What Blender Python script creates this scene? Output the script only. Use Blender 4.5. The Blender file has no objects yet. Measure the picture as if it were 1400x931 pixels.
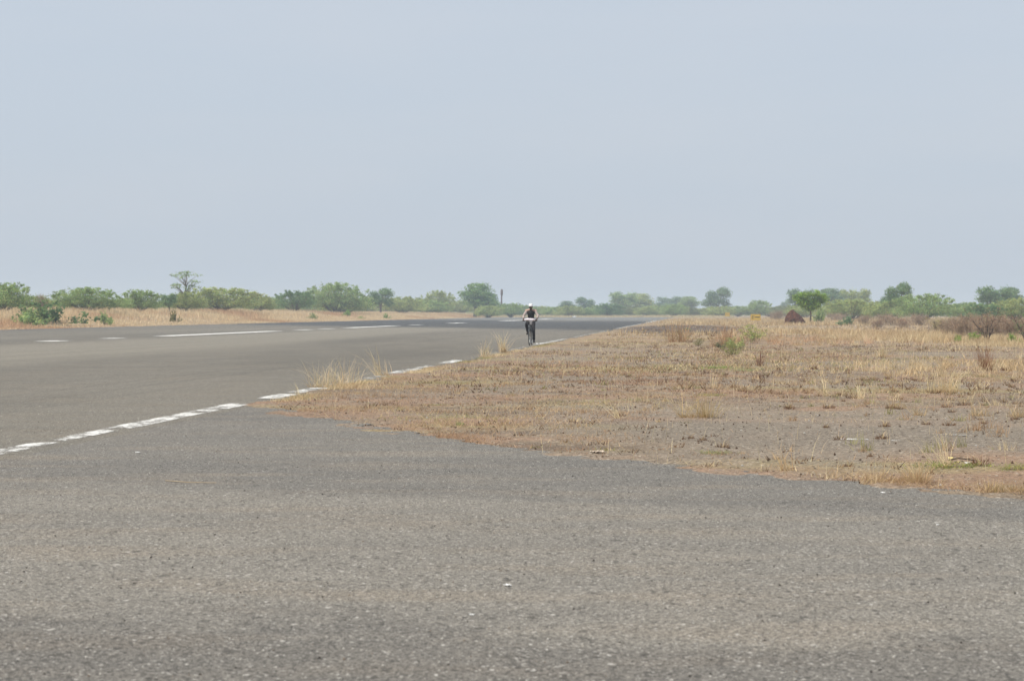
import bpy, bmesh, math, random
import numpy as np
from mathutils import Vector, Matrix

# ------------------------------------------------------------------ camera, sky, sun, exposure
SC = bpy.context.scene
COL = SC.collection
FPX, CX, HY, CAMH = 2700.0, 700.0, 427.0, 1.4      # focal length in photo pixels, horizon row, eye height
SLOPE = (955.0 - CX) / FPX                         # runway heading relative to the view axis

cam_d = bpy.data.cameras.new("camera")
cam = bpy.data.objects.new("camera", cam_d)
COL.objects.link(cam)
cam.location = (0, 0, CAMH)
cam.rotation_euler = (math.radians(90), 0, 0)
cam_d.sensor_width = 23.6
cam_d.lens = 23.6 * FPX / 1400.0
cam_d.shift_y = -(465.5 - HY) / 1400.0
cam_d.clip_start = 0.1
cam_d.clip_end = 12000
cam_d.dof.use_dof = True
cam_d.dof.focus_distance = 34.0
cam_d.dof.aperture_fstop = 4.0
SC.camera = cam

SUN_ELEV, SUN_AZ = 58.0, -118.0        # degrees; azimuth measured from +Y towards +X (sun stands to the left)
world = bpy.data.worlds.new("World")
SC.world = world
world.use_nodes = True
wt = world.node_tree
wt.nodes.clear()
w_out = wt.nodes.new("ShaderNodeOutputWorld")
w_bg = wt.nodes.new("ShaderNodeBackground")
w_sky = wt.nodes.new("ShaderNodeTexSky")
w_sky.sky_type = 'NISHITA'
w_sky.sun_disc = False
w_sky.sun_elevation = math.radians(SUN_ELEV)
w_sky.sun_rotation = math.radians(SUN_AZ)
w_sky.air_density = 1.0
w_sky.dust_density = 4.0
w_sky.ozone_density = 1.5
w_mix = wt.nodes.new("ShaderNodeMix"); w_mix.data_type = 'RGBA'
w_tc = wt.nodes.new("ShaderNodeTexCoord")
w_map = wt.nodes.new("ShaderNodeMapping"); w_map.inputs['Scale'].default_value = (3.0, 3.0, 14.0)
w_noise = wt.nodes.new("ShaderNodeTexNoise"); w_noise.inputs['Scale'].default_value = 1.6; w_noise.inputs['Detail'].default_value = 4.0
w_ramp = wt.nodes.new("ShaderNodeValToRGB")
w_ramp.color_ramp.elements[0].position = 0.40; w_ramp.color_ramp.elements[0].color = (6.36, 7.12, 8.12, 1)
w_ramp.color_ramp.elements[1].position = 0.72; w_ramp.color_ramp.elements[1].color = (6.66, 7.28, 8.16, 1)
w_mix.inputs[0].default_value = 0.80           # thick even dust veil over the clear-sky colours
L = wt.links.new
L(w_tc.outputs['Generated'], w_map.inputs['Vector']); L(w_map.outputs[0], w_noise.inputs['Vector'])
L(w_noise.outputs['Fac'], w_ramp.inputs['Fac'])
L(w_sky.outputs[0], w_mix.inputs[6]); L(w_ramp.outputs[0], w_mix.inputs[7])
L(w_mix.outputs[2], w_bg.inputs['Color']); w_bg.inputs['Strength'].default_value = 0.1
L(w_bg.outputs[0], w_out.inputs['Surface'])

sun_d = bpy.data.lights.new("sun", 'SUN')
sun_d.energy = 4.4
sun_d.angle = math.radians(0.8)
sun_d.color = (1.0, 0.925, 0.81)
sun = bpy.data.objects.new("sun", sun_d)
COL.objects.link(sun)
_e, _a = math.radians(SUN_ELEV), math.radians(SUN_AZ)
sun_vec = Vector((math.sin(_a) * math.cos(_e), math.cos(_a) * math.cos(_e), math.sin(_e)))
sun.rotation_euler = sun_vec.to_track_quat('Z', 'Y').to_euler()
sun.location = sun_vec * 60

SC.render.engine = 'CYCLES'
SC.cycles.max_bounces = 6
SC.cycles.transparent_max_bounces = 8
SC.cycles.volume_bounces = 1
SC.cycles.use_denoising = True
SC.view_settings.view_transform = 'Standard'
SC.view_settings.look = 'None'
SC.view_settings.exposure = 0.0
SC.view_settings.gamma = 1.0

# ------------------------------------------------------------------ helpers
rng = np.random.default_rng(11)
random.seed(5)
_tab = np.random.default_rng(3).random((256, 256))

def vnoise(x, y, s=0):
    x = np.asarray(x, float) + s * 17.31; y = np.asarray(y, float) + s * 9.77
    xi = np.floor(x).astype(int); yi = np.floor(y).astype(int)
    fx = x - xi; fy = y - yi
    fx = fx * fx * (3 - 2 * fx); fy = fy * fy * (3 - 2 * fy)
    g = lambda a, b: _tab[a & 255, b & 255]
    return (g(xi, yi) * (1 - fx) + g(xi + 1, yi) * fx) * (1 - fy) + (g(xi, yi + 1) * (1 - fx) + g(xi + 1, yi + 1) * fx) * fy

def fbm(x, y, s=0, o=3):
    v, a, t = 0, .5, 0
    for i in range(o):
        v = v + a * vnoise(np.asarray(x) * 2 ** i, np.asarray(y) * 2 ** i, s + i * 3); t += a; a *= .5
    return v / t

def sstep(a, b, x):
    t = np.clip((np.asarray(x, float) - a) / (b - a), 0, 1)
    return t * t * (3 - 2 * t)

def px(x, y, z=0.0):
    """ground point seen at photo pixel (x, y)"""
    Y = (CAMH - z) * FPX / (y - HY)
    return (x - CX) / FPX * Y, Y

def at_u(x, u):
    """depth of the line running along the runway at lateral offset u where it crosses photo column x"""
    return u * FPX / (x - 955.0)

def link(o, parent=None):
    COL.objects.link(o)
    if parent is not None:
        o.parent = parent
    return o

def mesh_np(name, V, F, mats=(), cols=None, smooth=False, midx=None):
    """V (n,3), F list of arrays (m,k) -> mesh, cols (n,3) stored as point colours 'col'"""
    me = bpy.data.meshes.new(name)
    V = np.asarray(V, np.float32)
    if not isinstance(F, list):
        F = [F]
    F = [np.asarray(f, np.int32) for f in F if len(f)]
    me.vertices.add(len(V)); me.vertices.foreach_set("co", V.ravel())
    tot = np.concatenate([np.full(len(f), f.shape[1], np.int32) for f in F])
    idx = np.concatenate([f.ravel() for f in F])
    st = np.concatenate([[0], np.cumsum(tot)[:-1]]).astype(np.int32)
    me.loops.add(len(idx)); me.loops.foreach_set("vertex_index", idx)
    me.polygons.add(len(tot)); me.polygons.foreach_set("loop_start", st)
    if midx is not None:
        me.polygons.foreach_set("material_index", np.asarray(midx, np.int32))
    me.polygons.foreach_set("use_smooth", np.full(len(tot), smooth))
    me.update(calc_edges=True)
    if cols is not None:
        a = me.color_attributes.new("col", 'FLOAT_COLOR', 'POINT')
        c = np.ones((len(V), 4), np.float32); c[:, :3] = cols
        a.data.foreach_set("color", c.ravel())
    for m in mats:
        me.materials.append(m)
    return me

def tag(o, label=None, cat=None, group=None, kind=None):
    if label: o["label"] = label
    if cat: o["category"] = cat
    if group: o["group"] = group
    if kind: o["kind"] = kind
    return o

def obj(name, me, parent=None):
    return link(bpy.data.objects.new(name, me), parent)

def empty(name, loc, rz=0.0, s=(1, 1, 1)):
    o = bpy.data.objects.new(name, None)
    o.empty_display_size = 0.2
    COL.objects.link(o)
    o.location = loc; o.rotation_euler = (0, 0, rz); o.scale = s
    return o

# --- node materials
class NT:
    def __init__(self, name):
        self.m = bpy.data.materials.new(name); self.m.use_nodes = True
        self.t = self.m.node_tree; self.t.nodes.clear()
        self.out = self.n('OutputMaterial')
    def n(self, kind, **kw):
        nd = self.t.nodes.new('ShaderNode' + kind)
        for k, v in kw.items(): setattr(nd, k, v)
        return nd
    def set(self, sock, v):
        if hasattr(v, 'is_output') or isinstance(v, bpy.types.NodeSocket): self.t.links.new(v, sock)
        else: sock.default_value = v
    def pos(self):
        return self.n('TexCoord').outputs['Object']
    def mapping(self, v, scale=(1, 1, 1), rot=(0, 0, 0), loc=(0, 0, 0)):
        m = self.n('Mapping'); self.set(m.inputs['Vector'], v)
        m.inputs['Scale'].default_value = scale; m.inputs['Rotation'].default_value = rot; m.inputs['Location'].default_value = loc
        return m.outputs[0]
    def noise(self, v, scale, detail=3, rough=.55):
        k = self.n('TexNoise'); self.set(k.inputs['Vector'], v)
        k.inputs['Scale'].default_value = scale; k.inputs['Detail'].default_value = detail; k.inputs['Roughness'].default_value = rough
        return k.outputs['Fac']
    def voro(self, v, scale):
        k = self.n('TexVoronoi'); self.set(k.inputs['Vector'], v); k.inputs['Scale'].default_value = scale
        return k
    def math(self, op, a, b=0.0, c=0.0, clamp=False):
        k = self.n('Math', operation=op, use_clamp=clamp)
        self.set(k.inputs[0], a); self.set(k.inputs[1], b); self.set(k.inputs[2], c)
        return k.outputs[0]
    def mapr(self, v, a, b, lo=0.0, hi=1.0, smooth=True):
        k = self.n('MapRange'); k.interpolation_type = 'SMOOTHSTEP' if smooth else 'LINEAR'
        self.set(k.inputs[0], v)
        for i, q in enumerate((a, b, lo, hi)): k.inputs[i + 1].default_value = q
        return k.outputs[0]
    def mix(self, f, a, b, mode='MIX'):
        k = self.n('Mix', data_type='RGBA', blend_type=mode)
        self.set(k.inputs[0], f)
        self.set(k.inputs[6], a if not isinstance(a, tuple) else (*a, 1)); self.set(k.inputs[7], b if not isinstance(b, tuple) else (*b, 1))
        return k.outputs[2]
    def bump(self, h, dist, strength=1.0):
        k = self.n('Bump'); self.set(k.inputs['Height'], h)
        k.inputs['Distance'].default_value = dist; k.inputs['Strength'].default_value = strength
        return k.outputs[0]
    def bsdf(self, col, rough=.9, normal=None, spec=.3, metal=0.0):
        b = self.n('BsdfPrincipled')
        self.set(b.inputs['Base Color'], (*col, 1) if isinstance(col, tuple) else col)
        self.set(b.inputs['Roughness'], rough); b.inputs['Specular IOR Level'].default_value = spec; b.inputs['Metallic'].default_value = metal
        if normal is not None: self.set(b.inputs['Normal'], normal)
        return b
    def done(self, b):
        self.t.links.new(b.outputs[0], self.out.inputs['Surface']); return self.m

def gray(nt, v):
    k = nt.n('CombineColor'); [nt.set(k.inputs[i], v) for i in range(3)]
    return k.outputs[0]

def sep(nt, v):
    k = nt.n('SeparateXYZ'); nt.set(k.inputs[0], v); return k.outputs

def simple(name, col, rough=.7, var=.25, scale=8, spec=.3, metal=0.0, bump=0.0):
    nt = NT(name); p = nt.pos(); f = nt.noise(p, scale, 4)
    k = nt.mapr(f, .25, .75, 1 - var, 1 + var, False)
    c = nt.mix(1.0, tuple(col), gray(nt, k), 'MULTIPLY')
    return nt.done(nt.bsdf(c, rough, nt.bump(f, bump) if bump else None, spec, metal))

# ------------------------------------------------------------------ ground materials
def asphalt(name, grey, dust, runway):
    nt = NT(name); p = nt.pos()
    sh = nt.mapping(p, (1, 1, 1), (0, 0, math.atan(SLOPE)))
    x, y, z = sep(nt, p)
    u = nt.math('MULTIPLY_ADD', y, -SLOPE, x)
    big = nt.noise(nt.mapping(p, (.06, .32, 1)), 1.0, 5, .6) if not runway else nt.noise(nt.mapping(sh, (.11, .022, 1)), 1.0, 5, .62)
    mid = nt.noise(nt.mapping(p, (.35, .8, 1), (0, 0, .12)), 1.0, 5, .65)
    f = nt.math('ADD', nt.math('MULTIPLY', big, .62), nt.math('MULTIPLY', mid, .38))
    if runway:
        c = nt.mix(nt.mapr(f, .36, .62), grey, dust)
    else:                                   # two paving lanes meet on a slanting seam; the inner one carries more dust
        sl = nt.math('MULTIPLY_ADD', x, .43, y)
        sl = nt.math('ADD', sl, nt.math('MULTIPLY', nt.math('SUBTRACT', mid, .5), .8))
        lane = nt.mapr(sl, 14.5, 15.1, .62, .22)
        c = nt.mix(nt.math('ADD', lane, nt.mapr(f, .30, .70, -.20, .26), 0, True), grey, dust)
    hue = nt.noise(nt.mapping(p, (.5, 1.6, 1)), 1.0, 3)
    c = nt.mix(nt.mapr(hue, .45, .7, 0, .45), c, (dust[0] * 1.02, dust[1] * .94, dust[2] * .86))
    if runway:
        band = nt.math('ADD', u, nt.math('MULTIPLY', nt.math('SUBTRACT', mid, .5), 6.0))
        wide = nt.math('MULTIPLY', nt.mapr(band, -31, -27), nt.mapr(band, -17, -21))
        c = nt.mix(nt.math('MULTIPLY', wide, .85), c, (dust[0] * 1.22, dust[1] * 1.22, dust[2] * 1.2))
        edge = nt.mapr(band, -51, -54)
        c = nt.mix(nt.math('MULTIPLY', edge, .5), c, (.07, .068, .068))
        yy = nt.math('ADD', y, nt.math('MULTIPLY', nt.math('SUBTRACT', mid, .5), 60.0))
        yy = nt.math('MULTIPLY_ADD', u, 1.6, yy)            # the darker far length begins on a skew
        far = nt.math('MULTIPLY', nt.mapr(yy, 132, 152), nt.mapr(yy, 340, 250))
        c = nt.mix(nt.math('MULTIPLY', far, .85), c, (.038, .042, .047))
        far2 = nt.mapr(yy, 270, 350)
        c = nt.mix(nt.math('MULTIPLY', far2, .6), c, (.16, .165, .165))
        # tyre-worn thin streaks
        st = nt.noise(nt.mapping(sh, (1.4, .012, 1)), 1.0, 3)
        c = nt.mix(nt.mapr(st, .52, .68, 0, .3), c, (grey[0] * .75, grey[1] * .75, grey[2] * .75))
    else:
        near = nt.math('ADD', y, nt.math('MULTIPLY', nt.math('SUBTRACT', mid, .5), 2.4))
        near = nt.math('MULTIPLY_ADD', x, .10, near)
        wob = nt.noise(nt.mapping(p, (.55, 1.1, 1), (0, 0, .2), (8, 3, 0)), 1.0, 5, .7)
        near = nt.math('ADD', near, nt.math('MULTIPLY', nt.math('SUBTRACT', wob, .5), 4.2))
        c = nt.mix(nt.mapr(near, 9.3, 8.3, 0, .42), c, (grey[0] * .62, grey[1] * .62, grey[2] * .64))
        e2 = nt.noise(nt.mapping(p, (.16, .5, 1), (0, 0, -.35), (3, 7, 0)), 1.0, 3)
        c = nt.mix(nt.mapr(e2, .56, .68, 0, .22), c, (grey[0] * .78, grey[1] * .78, grey[2] * .8))
    # aggregate: single stones lighter or darker than the binder
    v1 = nt.voro(p, 88); r1 = sep(nt, v1.outputs['Color'])
    v2 = nt.voro(p, 160); r2 = sep(nt, v2.outputs['Color'])
    st = nt.mapr(r1[0], 0, 1, .48, 1.52, False)
    st2 = nt.mapr(r2[1], 0, 1, .64, 1.36, False)
    c = nt.mix(1.0, c, gray(nt, nt.math('MULTIPLY', st, st2)), 'MULTIPLY')
    c = nt.mix(nt.math('MULTIPLY', nt.math('GREATER_THAN', r1[1], .985), .8), c, (.52, .50, .46))
    c = nt.mix(nt.math('MULTIPLY', nt.math('GREATER_THAN', r1[2], .955), .75), c, (.045, .042, .04))
    # pits where binder has worn away, a few centimetres across
    v3 = nt.noise(nt.mapping(p, (1, .8, 1)), 19, 3, .7)
    pit = nt.mapr(v3, .60, .66)
    reg = nt.mapr(nt.noise(nt.mapping(p, (1, 1.5, 1)), .8, 4, .65), .40, .56, .25, 1.0)
    pit = nt.math('MULTIPLY', pit, reg)
    c = nt.mix(nt.math('MULTIPLY', pit, .72), c, (.055, .050, .044))
    wv = nt.n('VectorMath', operation='ADD'); nt.set(wv.inputs[0], p)
    wn = nt.n('TexNoise'); nt.set(wn.inputs['Vector'], p); wn.inputs['Scale'].default_value = 30; wn.inputs['Detail'].default_value = 2
    ws = nt.n('VectorMath', operation='SCALE'); nt.set(ws.inputs[0], wn.outputs['Color']); ws.inputs['Scale'].default_value = .05
    nt.set(wv.inputs[1], ws.outputs[0])
    for sc, thr, rad, col, amt in ((6.5, .90, .22, (.060, .055, .048), .65), (12, .80, .27, (.058, .053, .046), .75), (14, .970, .20, (.50, .48, .44), .8), (34, .93, .26, (.46, .44, .40), .65)):
        vp = nt.voro(nt.mapping(wv.outputs[0], (1.35, .75, 1)), sc); vp.voronoi_dimensions = '2D'; rr = sep(nt, vp.outputs['Color'])
        hit = nt.math('MULTIPLY', nt.mapr(vp.outputs['Distance'], rad, rad * .72), nt.math('GREATER_THAN', rr[0], thr))
        if col[0] < .1: hit = nt.math('MULTIPLY', hit, nt.math('MULTIPLY', reg, nt.math('GREATER_THAN', rr[1], .25)))
        c = nt.mix(nt.math('MULTIPLY', hit, amt), c, col)
    h = nt.math('SUBTRACT', nt.math('ADD', v1.outputs['Distance'], nt.math('MULTIPLY', v2.outputs['Distance'], .5)), nt.math('MULTIPLY', pit, .6))
    return nt.done(nt.bsdf(c, .88, nt.bump(h, .010, .55), .25))

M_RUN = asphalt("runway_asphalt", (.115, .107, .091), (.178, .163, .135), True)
M_TAX = asphalt("taxiway_asphalt", (.136, .129, .117), (.226, .208, .177), False)

def ground_mat():
    nt = NT("dry_ground"); p = nt.pos()
    x, y, z = sep(nt, p)
    u = nt.math('MULTIPLY_ADD', y, -SLOPE, x)
    n1 = nt.noise(nt.mapping(p, (.10, .16, 1)), 1.0, 6, .62)
    n2 = nt.noise(nt.mapping(p, (.5, .9, 1), (0, 0, .3), (5, 2, 0)), 1.0, 5, .65)
    n3 = nt.noise(nt.mapping(p, (.22, .34, 1), (0, 0, -.2), (31, 12, 0)), 1.0, 5, .62)
    n4 = nt.noise(p, 3.0, 4, .7)
    c = nt.mix(nt.mapr(n2, .35, .65), (.150, .115, .085), (.250, .198, .142))
    c = nt.mix(nt.mapr(n3, .45, .58, 0, .8), c, (.262, .172, .116))                 # reddish dry creeping grass and soil
    c = nt.mix(nt.mapr(n1, .52, .63, 0, .75), c, (.255, .215, .110))                 # faded olive growth
    c = nt.mix(nt.mapr(n4, .52, .70, 0, .5), c, (.29, .225, .150))
    n5 = nt.noise(nt.mapping(p, (.14, .10, 1), (0, 0, .5), (77, 40, 0)), 1.0, 5, .6)
    c = nt.mix(nt.mapr(n5, .50, .60, 0, .7), c, (.225, .190, .150))             # bare dusty soil
    far = nt.mapr(y, 55, 120, 0, .75)
    c = nt.mix(nt.math('MULTIPLY', far, nt.mapr(n2, .36, .6)), c, (.36, .272, .172))
    # old asphalt shoulder showing as grey gravel
    g = nt.math('ADD', nt.math('MULTIPLY_ADD', x, .42, y), nt.math('MULTIPLY', nt.math('SUBTRACT', n2, .5), 4.0))
    gm = nt.math('MULTIPLY', nt.mapr(g, 21.2, 22.6), nt.mapr(g, 27.6, 25.0))
    gm = nt.math('MULTIPLY', gm, nt.mapr(x, -.3, 2.2))
    c = nt.mix(nt.math('MULTIPLY', gm, .85), c, (.190, .163, .130))
    # scorched strip beside the runway
    ex = nt.math('DIVIDE', nt.math('SUBTRACT', u, -1.5), 5.2); ey = nt.math('DIVIDE', nt.math('SUBTRACT', y, 165), 42)
    d = nt.math('ADD', nt.math('MULTIPLY', ex, ex), nt.math('MULTIPLY', ey, ey))
    d = nt.math('ADD', d, nt.math('MULTIPLY', nt.math('SUBTRACT', n2, .5), 1.6))
    c = nt.mix(nt.mapr(d, 1.25, .55, 0, .85), c, (.085, .068, .060))
    # left bank: straw litter
    bank = nt.mapr(u, -55, -58)
    c = nt.mix(nt.math('MULTIPLY', bank, .8), c, (.36, .265, .165))
    v1 = nt.voro(p, 38); r1 = sep(nt, v1.outputs['Color'])
    c = nt.mix(1.0, c, gray(nt, nt.mapr(r1[0], 0, 1, .62, 1.36, False)), 'MULTIPLY')
    c = nt.mix(nt.math('MULTIPLY', nt.math('GREATER_THAN', r1[1], .965), .6), c, (.48, .43, .36))
    c = nt.mix(nt.math('MULTIPLY', nt.math('GREATER_THAN', r1[2], .93), .6), c, (.055, .042, .034))
    h = nt.math('ADD', nt.math('MULTIPLY', v1.outputs['Distance'], .6), nt.math('MULTIPLY', n4, 1.5))
    return nt.done(nt.bsdf(c, .95, nt.bump(h, .03, .6), .15))
M_GND = ground_mat()

def paint_mat():
    nt = NT("worn_white_paint"); p = nt.pos()
    n1 = nt.noise(nt.mapping(p, (2.6, 1.6, 1)), 1.0, 6, .75)
    n2 = nt.noise(p, 14, 5, .75)
    wear = nt.math('ADD', nt.math('MULTIPLY', n1, .6), nt.math('MULTIPLY', n2, .4))
    c = nt.mix(nt.mapr(n2, .35, .7), (.55, .54, .51), (.76, .76, .74))
    b = nt.bsdf(c, .75, None, .3)
    tr = nt.n('BsdfTransparent'); ms = nt.n('MixShader')
    at = nt.n('Attribute', attribute_name="col")
    thr = nt.math('SUBTRACT', wear, nt.math('SUBTRACT', at.outputs['Fac'], .5))
    nt.set(ms.inputs[0], nt.mapr(thr, .46, .53)); nt.t.links.new(b.outputs[0], ms.inputs[1]); nt.t.links.new(tr.outputs[0], ms.inputs[2])
    return nt.done(ms)
M_PAINT = paint_mat()

# ------------------------------------------------------------------ ground shape
TAXI = [(380, 557), (405, 562), (440, 569), (480, 577), (530, 586), (590, 596), (640, 603), (700, 610), (770, 619), (850, 628), (930, 636), (1000, 643), (1080, 651), (1150, 657), (1230, 664), (1310, 670), (1400, 677)]
TAXI = [px(x, y) for x, y in TAXI] + [(5.2, 13.6), (7.0, 11.6), (9.5, 9.2), (13, 6.4), (18, 3.2), (25, -.4), (36, -5), (60, -13)]
_ty = np.array([p[1] for p in TAXI][::-1]); _tx = np.array([p[0] for p in TAXI][::-1])
EDGE_U = -6.62        # where the runway asphalt ends and the verge begins

def taxi_edge_x(Y):
    return np.interp(Y, _ty, _tx)

def asphalt_depth(X, Y):
    """how far (roughly, metres) a point lies inside the asphalt; negative on soil"""
    u = X - SLOPE * Y
    runway = np.minimum(np.minimum(EDGE_U - u, u + 56.2), 548 - Y)
    taxi = np.where(Y < 29.6, (taxi_edge_x(Y) - X) * .6, -9)
    taxi = np.where(u > -56, taxi, -9)
    return np.maximum(runway, taxi)

def gz(X, Y):
    X = np.asarray(X, float); Y = np.asarray(Y, float)
    u = X - SLOPE * Y
    soil = .002 + .040 * (fbm(X * .5, Y * .5, 1) - .40) + .055 * (fbm(X * 2.1, Y * 2.1, 4, 4) - .5) * sstep(.1, -1.2, asphalt_depth(X, Y))
    soil = soil + sstep(60, 200, Y) * .30 * (fbm(X * .05, Y * .04, 7) - .35)
    bank = sstep(-57.5, -75, u) * (1.15 + .55 * (fbm(u * .02, Y * .012, 9) - .5)) * sstep(60, 120, Y)
    bank = bank * (1 - .35 * sstep(350, 520, Y)) + .10 * sstep(-57, -62, u) * fbm(X * .4, Y * .4, 5)
    soil = soil + bank
    ad = asphalt_depth(X, Y)
    spill = .075 * (fbm(X * .9, Y * .9, 33, 4) - .50) + .05 * (fbm(X * 3.1, Y * 3.1, 37, 3) - .5)
    edge = sstep(-.5, 0, ad)
    return np.where(ad > .55, -.10, soil * (1 - edge) + edge * (spill - .05 * sstep(.15, .5, ad)))

def spaced(segs):
    out = []
    for a, b, s in segs:
        out += list(np.arange(a, b, s))
    return np.array(out + [segs[-1][1]])

gu = spaced([(-4000, -1000, 600), (-1000, -200, 80), (-200, -90, 8), (-90, -56.5, 1.5), (-56.5, -56, .25), (-56, -8, 8), (-8, 14, .16), (14, 34, .5), (34, 60, 1.5), (60, 200, 7), (200, 1000, 80), (1000, 4000, 600)])
gy = spaced([(-3000, -200, 400), (-200, 0, 20), (0, 10, 1.5), (10, 48, .16), (48, 130, .6), (130, 330, 4), (330, 640, 7), (640, 1200, 40), (1200, 5000, 400)])
U, YY = np.meshgrid(gu, gy)
XX = U + SLOPE * YY
ZZ = gz(XX, YY)
V = np.stack([XX.ravel(), YY.ravel(), ZZ.ravel()], 1)
nu, ny = len(gu), len(gy)
i = np.arange(ny - 1)[:, None] * nu + np.arange(nu - 1)[None, :]
F = np.stack([i, i + 1, i + nu + 1, i + nu], -1).reshape(-1, 4)
tag(obj("ground", mesh_np("ground", V, F, [M_GND], smooth=True)), "dry brown ground with gravel, soil and sparse grass around the runway", "ground", kind="structure")

def jitter(n, amp, s):
    t = np.arange(n)
    return amp * (fbm(t * .31, t * 0 + s, s, 3) - .5) * 2

# runway sheet
yr = spaced([(-400, 0, 20), (0, 30, .5), (30, 110, .25), (110, 300, 1), (300, 548, 4)])
jr = jitter(len(yr), .16, 2) * (yr > 30) ; jl = jitter(len(yr), .5, 8)
VR = []
for k, Y in enumerate(yr):
    VR += [(-56 + jl[k] + SLOPE * Y, Y, 0), (-30 + SLOPE * Y, Y, 0), (EDGE_U + jr[k] + SLOPE * Y, Y, 0)]
i = np.arange(len(yr) - 1)[:, None] * 3 + np.arange(2)[None, :]
F = np.stack([i, i + 1, i + 4, i + 3], -1).reshape(-1, 4)
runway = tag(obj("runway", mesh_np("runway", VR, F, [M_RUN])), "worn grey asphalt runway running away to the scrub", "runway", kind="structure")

# taxiway sheet: left edge butts against the runway, right edge is the ragged curve round the grass
pts = []
for a, b in zip(TAXI[:-1], TAXI[1:]):
    n = max(2, int(math.dist(a, b) / .12))
    for k in range(n):
        t = k / n; pts.append((a[0] + (b[0] - a[0]) * t, a[1] + (b[1] - a[1]) * t))
pts.append(TAXI[-1])
P = np.array(pts); dn = np.gradient(P, axis=0); nl = np.linalg.norm(dn, axis=1, keepdims=True); nrm = np.stack([-dn[:, 1], dn[:, 0]], 1) / nl
P = P + nrm * (jitter(len(P), .22, 5) + jitter(len(P) * 4, .14, 9)[::4])[:, None] * sstep(0, 20, np.arange(len(P)))[:, None]
ring = [(EDGE_U + SLOPE * Y, Y) for Y in (-80, -40, 0, 10, 20, 28, TAXI[0][1] + .6)] + [tuple(p) for p in P] + [(60, -80)]
me = bpy.data.meshes.new("taxiway"); me.from_pydata([(a, b, 0) for a, b in ring], [], [list(range(len(ring)))][::-1])
bm = bmesh.new(); bm.from_mesh(me); bmesh.ops.triangulate(bm, faces=bm.faces[:])
for f in bm.faces:
    if f.normal.z < 0: f.normal_flip()
bm.to_mesh(me); bm.free(); me.materials.append(M_TAX)
taxiway = tag(obj("taxiway", me), "pebbly grey asphalt taxiway filling the foreground", "taxiway", kind="structure")

# painted markings: worn ribbons along the runway
def ribbon(name, u, width, Y0, Y1, parent, strength=.5, step=None):
    step = step or max(.08, (Y1 - Y0) / 90)
    ys = np.arange(Y0, Y1 + step, step); n = len(ys)
    s = random.random() * 50
    jl = .10 * width * (fbm(ys * 2.7, ys * 0 + s, 3) - .5) * 2.4; jr = .10 * width * (fbm(ys * 2.3, ys * 0 + s + 9, 5) - .5) * 2.4
    a = np.stack([u - width / 2 + jl + SLOPE * ys, ys, ys * 0 + .005], 1)
    b = np.stack([u + width / 2 + jr + SLOPE * ys, ys, ys * 0 + .005], 1)
    Vv = np.empty((2 * n, 3)); Vv[0::2] = a; Vv[1::2] = b
    k = np.arange(n - 1) * 2
    Ff = np.stack([k, k + 1, k + 3, k + 2], 1)
    # ends fade by wear
    t = np.minimum(np.arange(n), n - 1 - np.arange(n)) / max(1, n * .12)
    st = strength - .12 * (1 - np.clip(t, 0, 1))
    c = np.repeat(np.repeat(st[:, None], 3, 1), 2, 0)
    o = obj(name, mesh_np(name, Vv, Ff, [M_PAINT], c), parent)
    return o

def uY(x, u): return at_u(x, u)
for x0, x1, w, s in [(-90, 74, .38, .59), (68, 112, .30, .53), (104, 152, .36, .58), (146, 300, .46, .60), (290, 333, .50, .62), (362, 399, .52, .62), (402, 440, .52, .58), (432, 530, .42, .50), (536, 571, .50, .60), (570, 594, .42, .56), (607, 629, .5, .62), (628, 700, .34, .46), (690, 722, .34, .5), (728, 776, .42, .58), (776, 838, .36, .5), (836, 880, .5, .56), (880, 898, .7, .58)]:
    ribbon("edge_stripe", -7.0, w * .72, uY(x0, -7.0), uY(x1, -7.0), runway, .466 + (s - .5) * .5)
for x0, x1, w, s in [(61, 84, 1.1, .64), (145, 163, 1.0, .60), (221, 377, 1.25, .70), (407, 423, 1.1, .58), (441, 452, 1.2, .58), (474, 512, 1.3, .66), (514, 541, 1.3, .64), (563, 573, 1.3, .60), (615, 632, 1.5, .64), (688, 704, 2.2, .66), (706, 716, 1.8, .6), (738, 752, 2.0, .6)]:
    ribbon("centre_stripe", -31.5, w, uY(x0, -31.5), uY(x1, -31.5), runway, s)
# faded marks on the broken shoulder right of the bend
def patch(name, x0, x1, y, w, parent, strength):
    a = px(x0, y); b = px(x1, y + 1)
    n = 40; t = np.linspace(0, 1, n)
    X = a[0] + (b[0] - a[0]) * t; Y = a[1] + (b[1] - a[1]) * t
    Z = gz(X, Y) + .008
    j = .5 + fbm(t * 9, t * 0 + x0, 3)
    Vv = np.empty((2 * n, 3)); Vv[0::2] = np.stack([X, Y - w * j / 2, Z], 1); Vv[1::2] = np.stack([X, Y + w * j / 2, Z], 1)
    k = np.arange(n - 1) * 2
    return obj(name, mesh_np(name, Vv, np.stack([k, k + 2, k + 3, k + 1], 1), [M_PAINT], np.full((2 * n, 3), strength)), parent)
for a in [(1147, 1187, 600, .20, .475), (1215, 1242, 602, .12, .45), (1288, 1322, 595, .16, .47), (1330, 1345, 611, .10, .46)]:
    patch("faded_paint_mark", *a[:3], a[3], bpy.data.objects["ground"], a[4])

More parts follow.
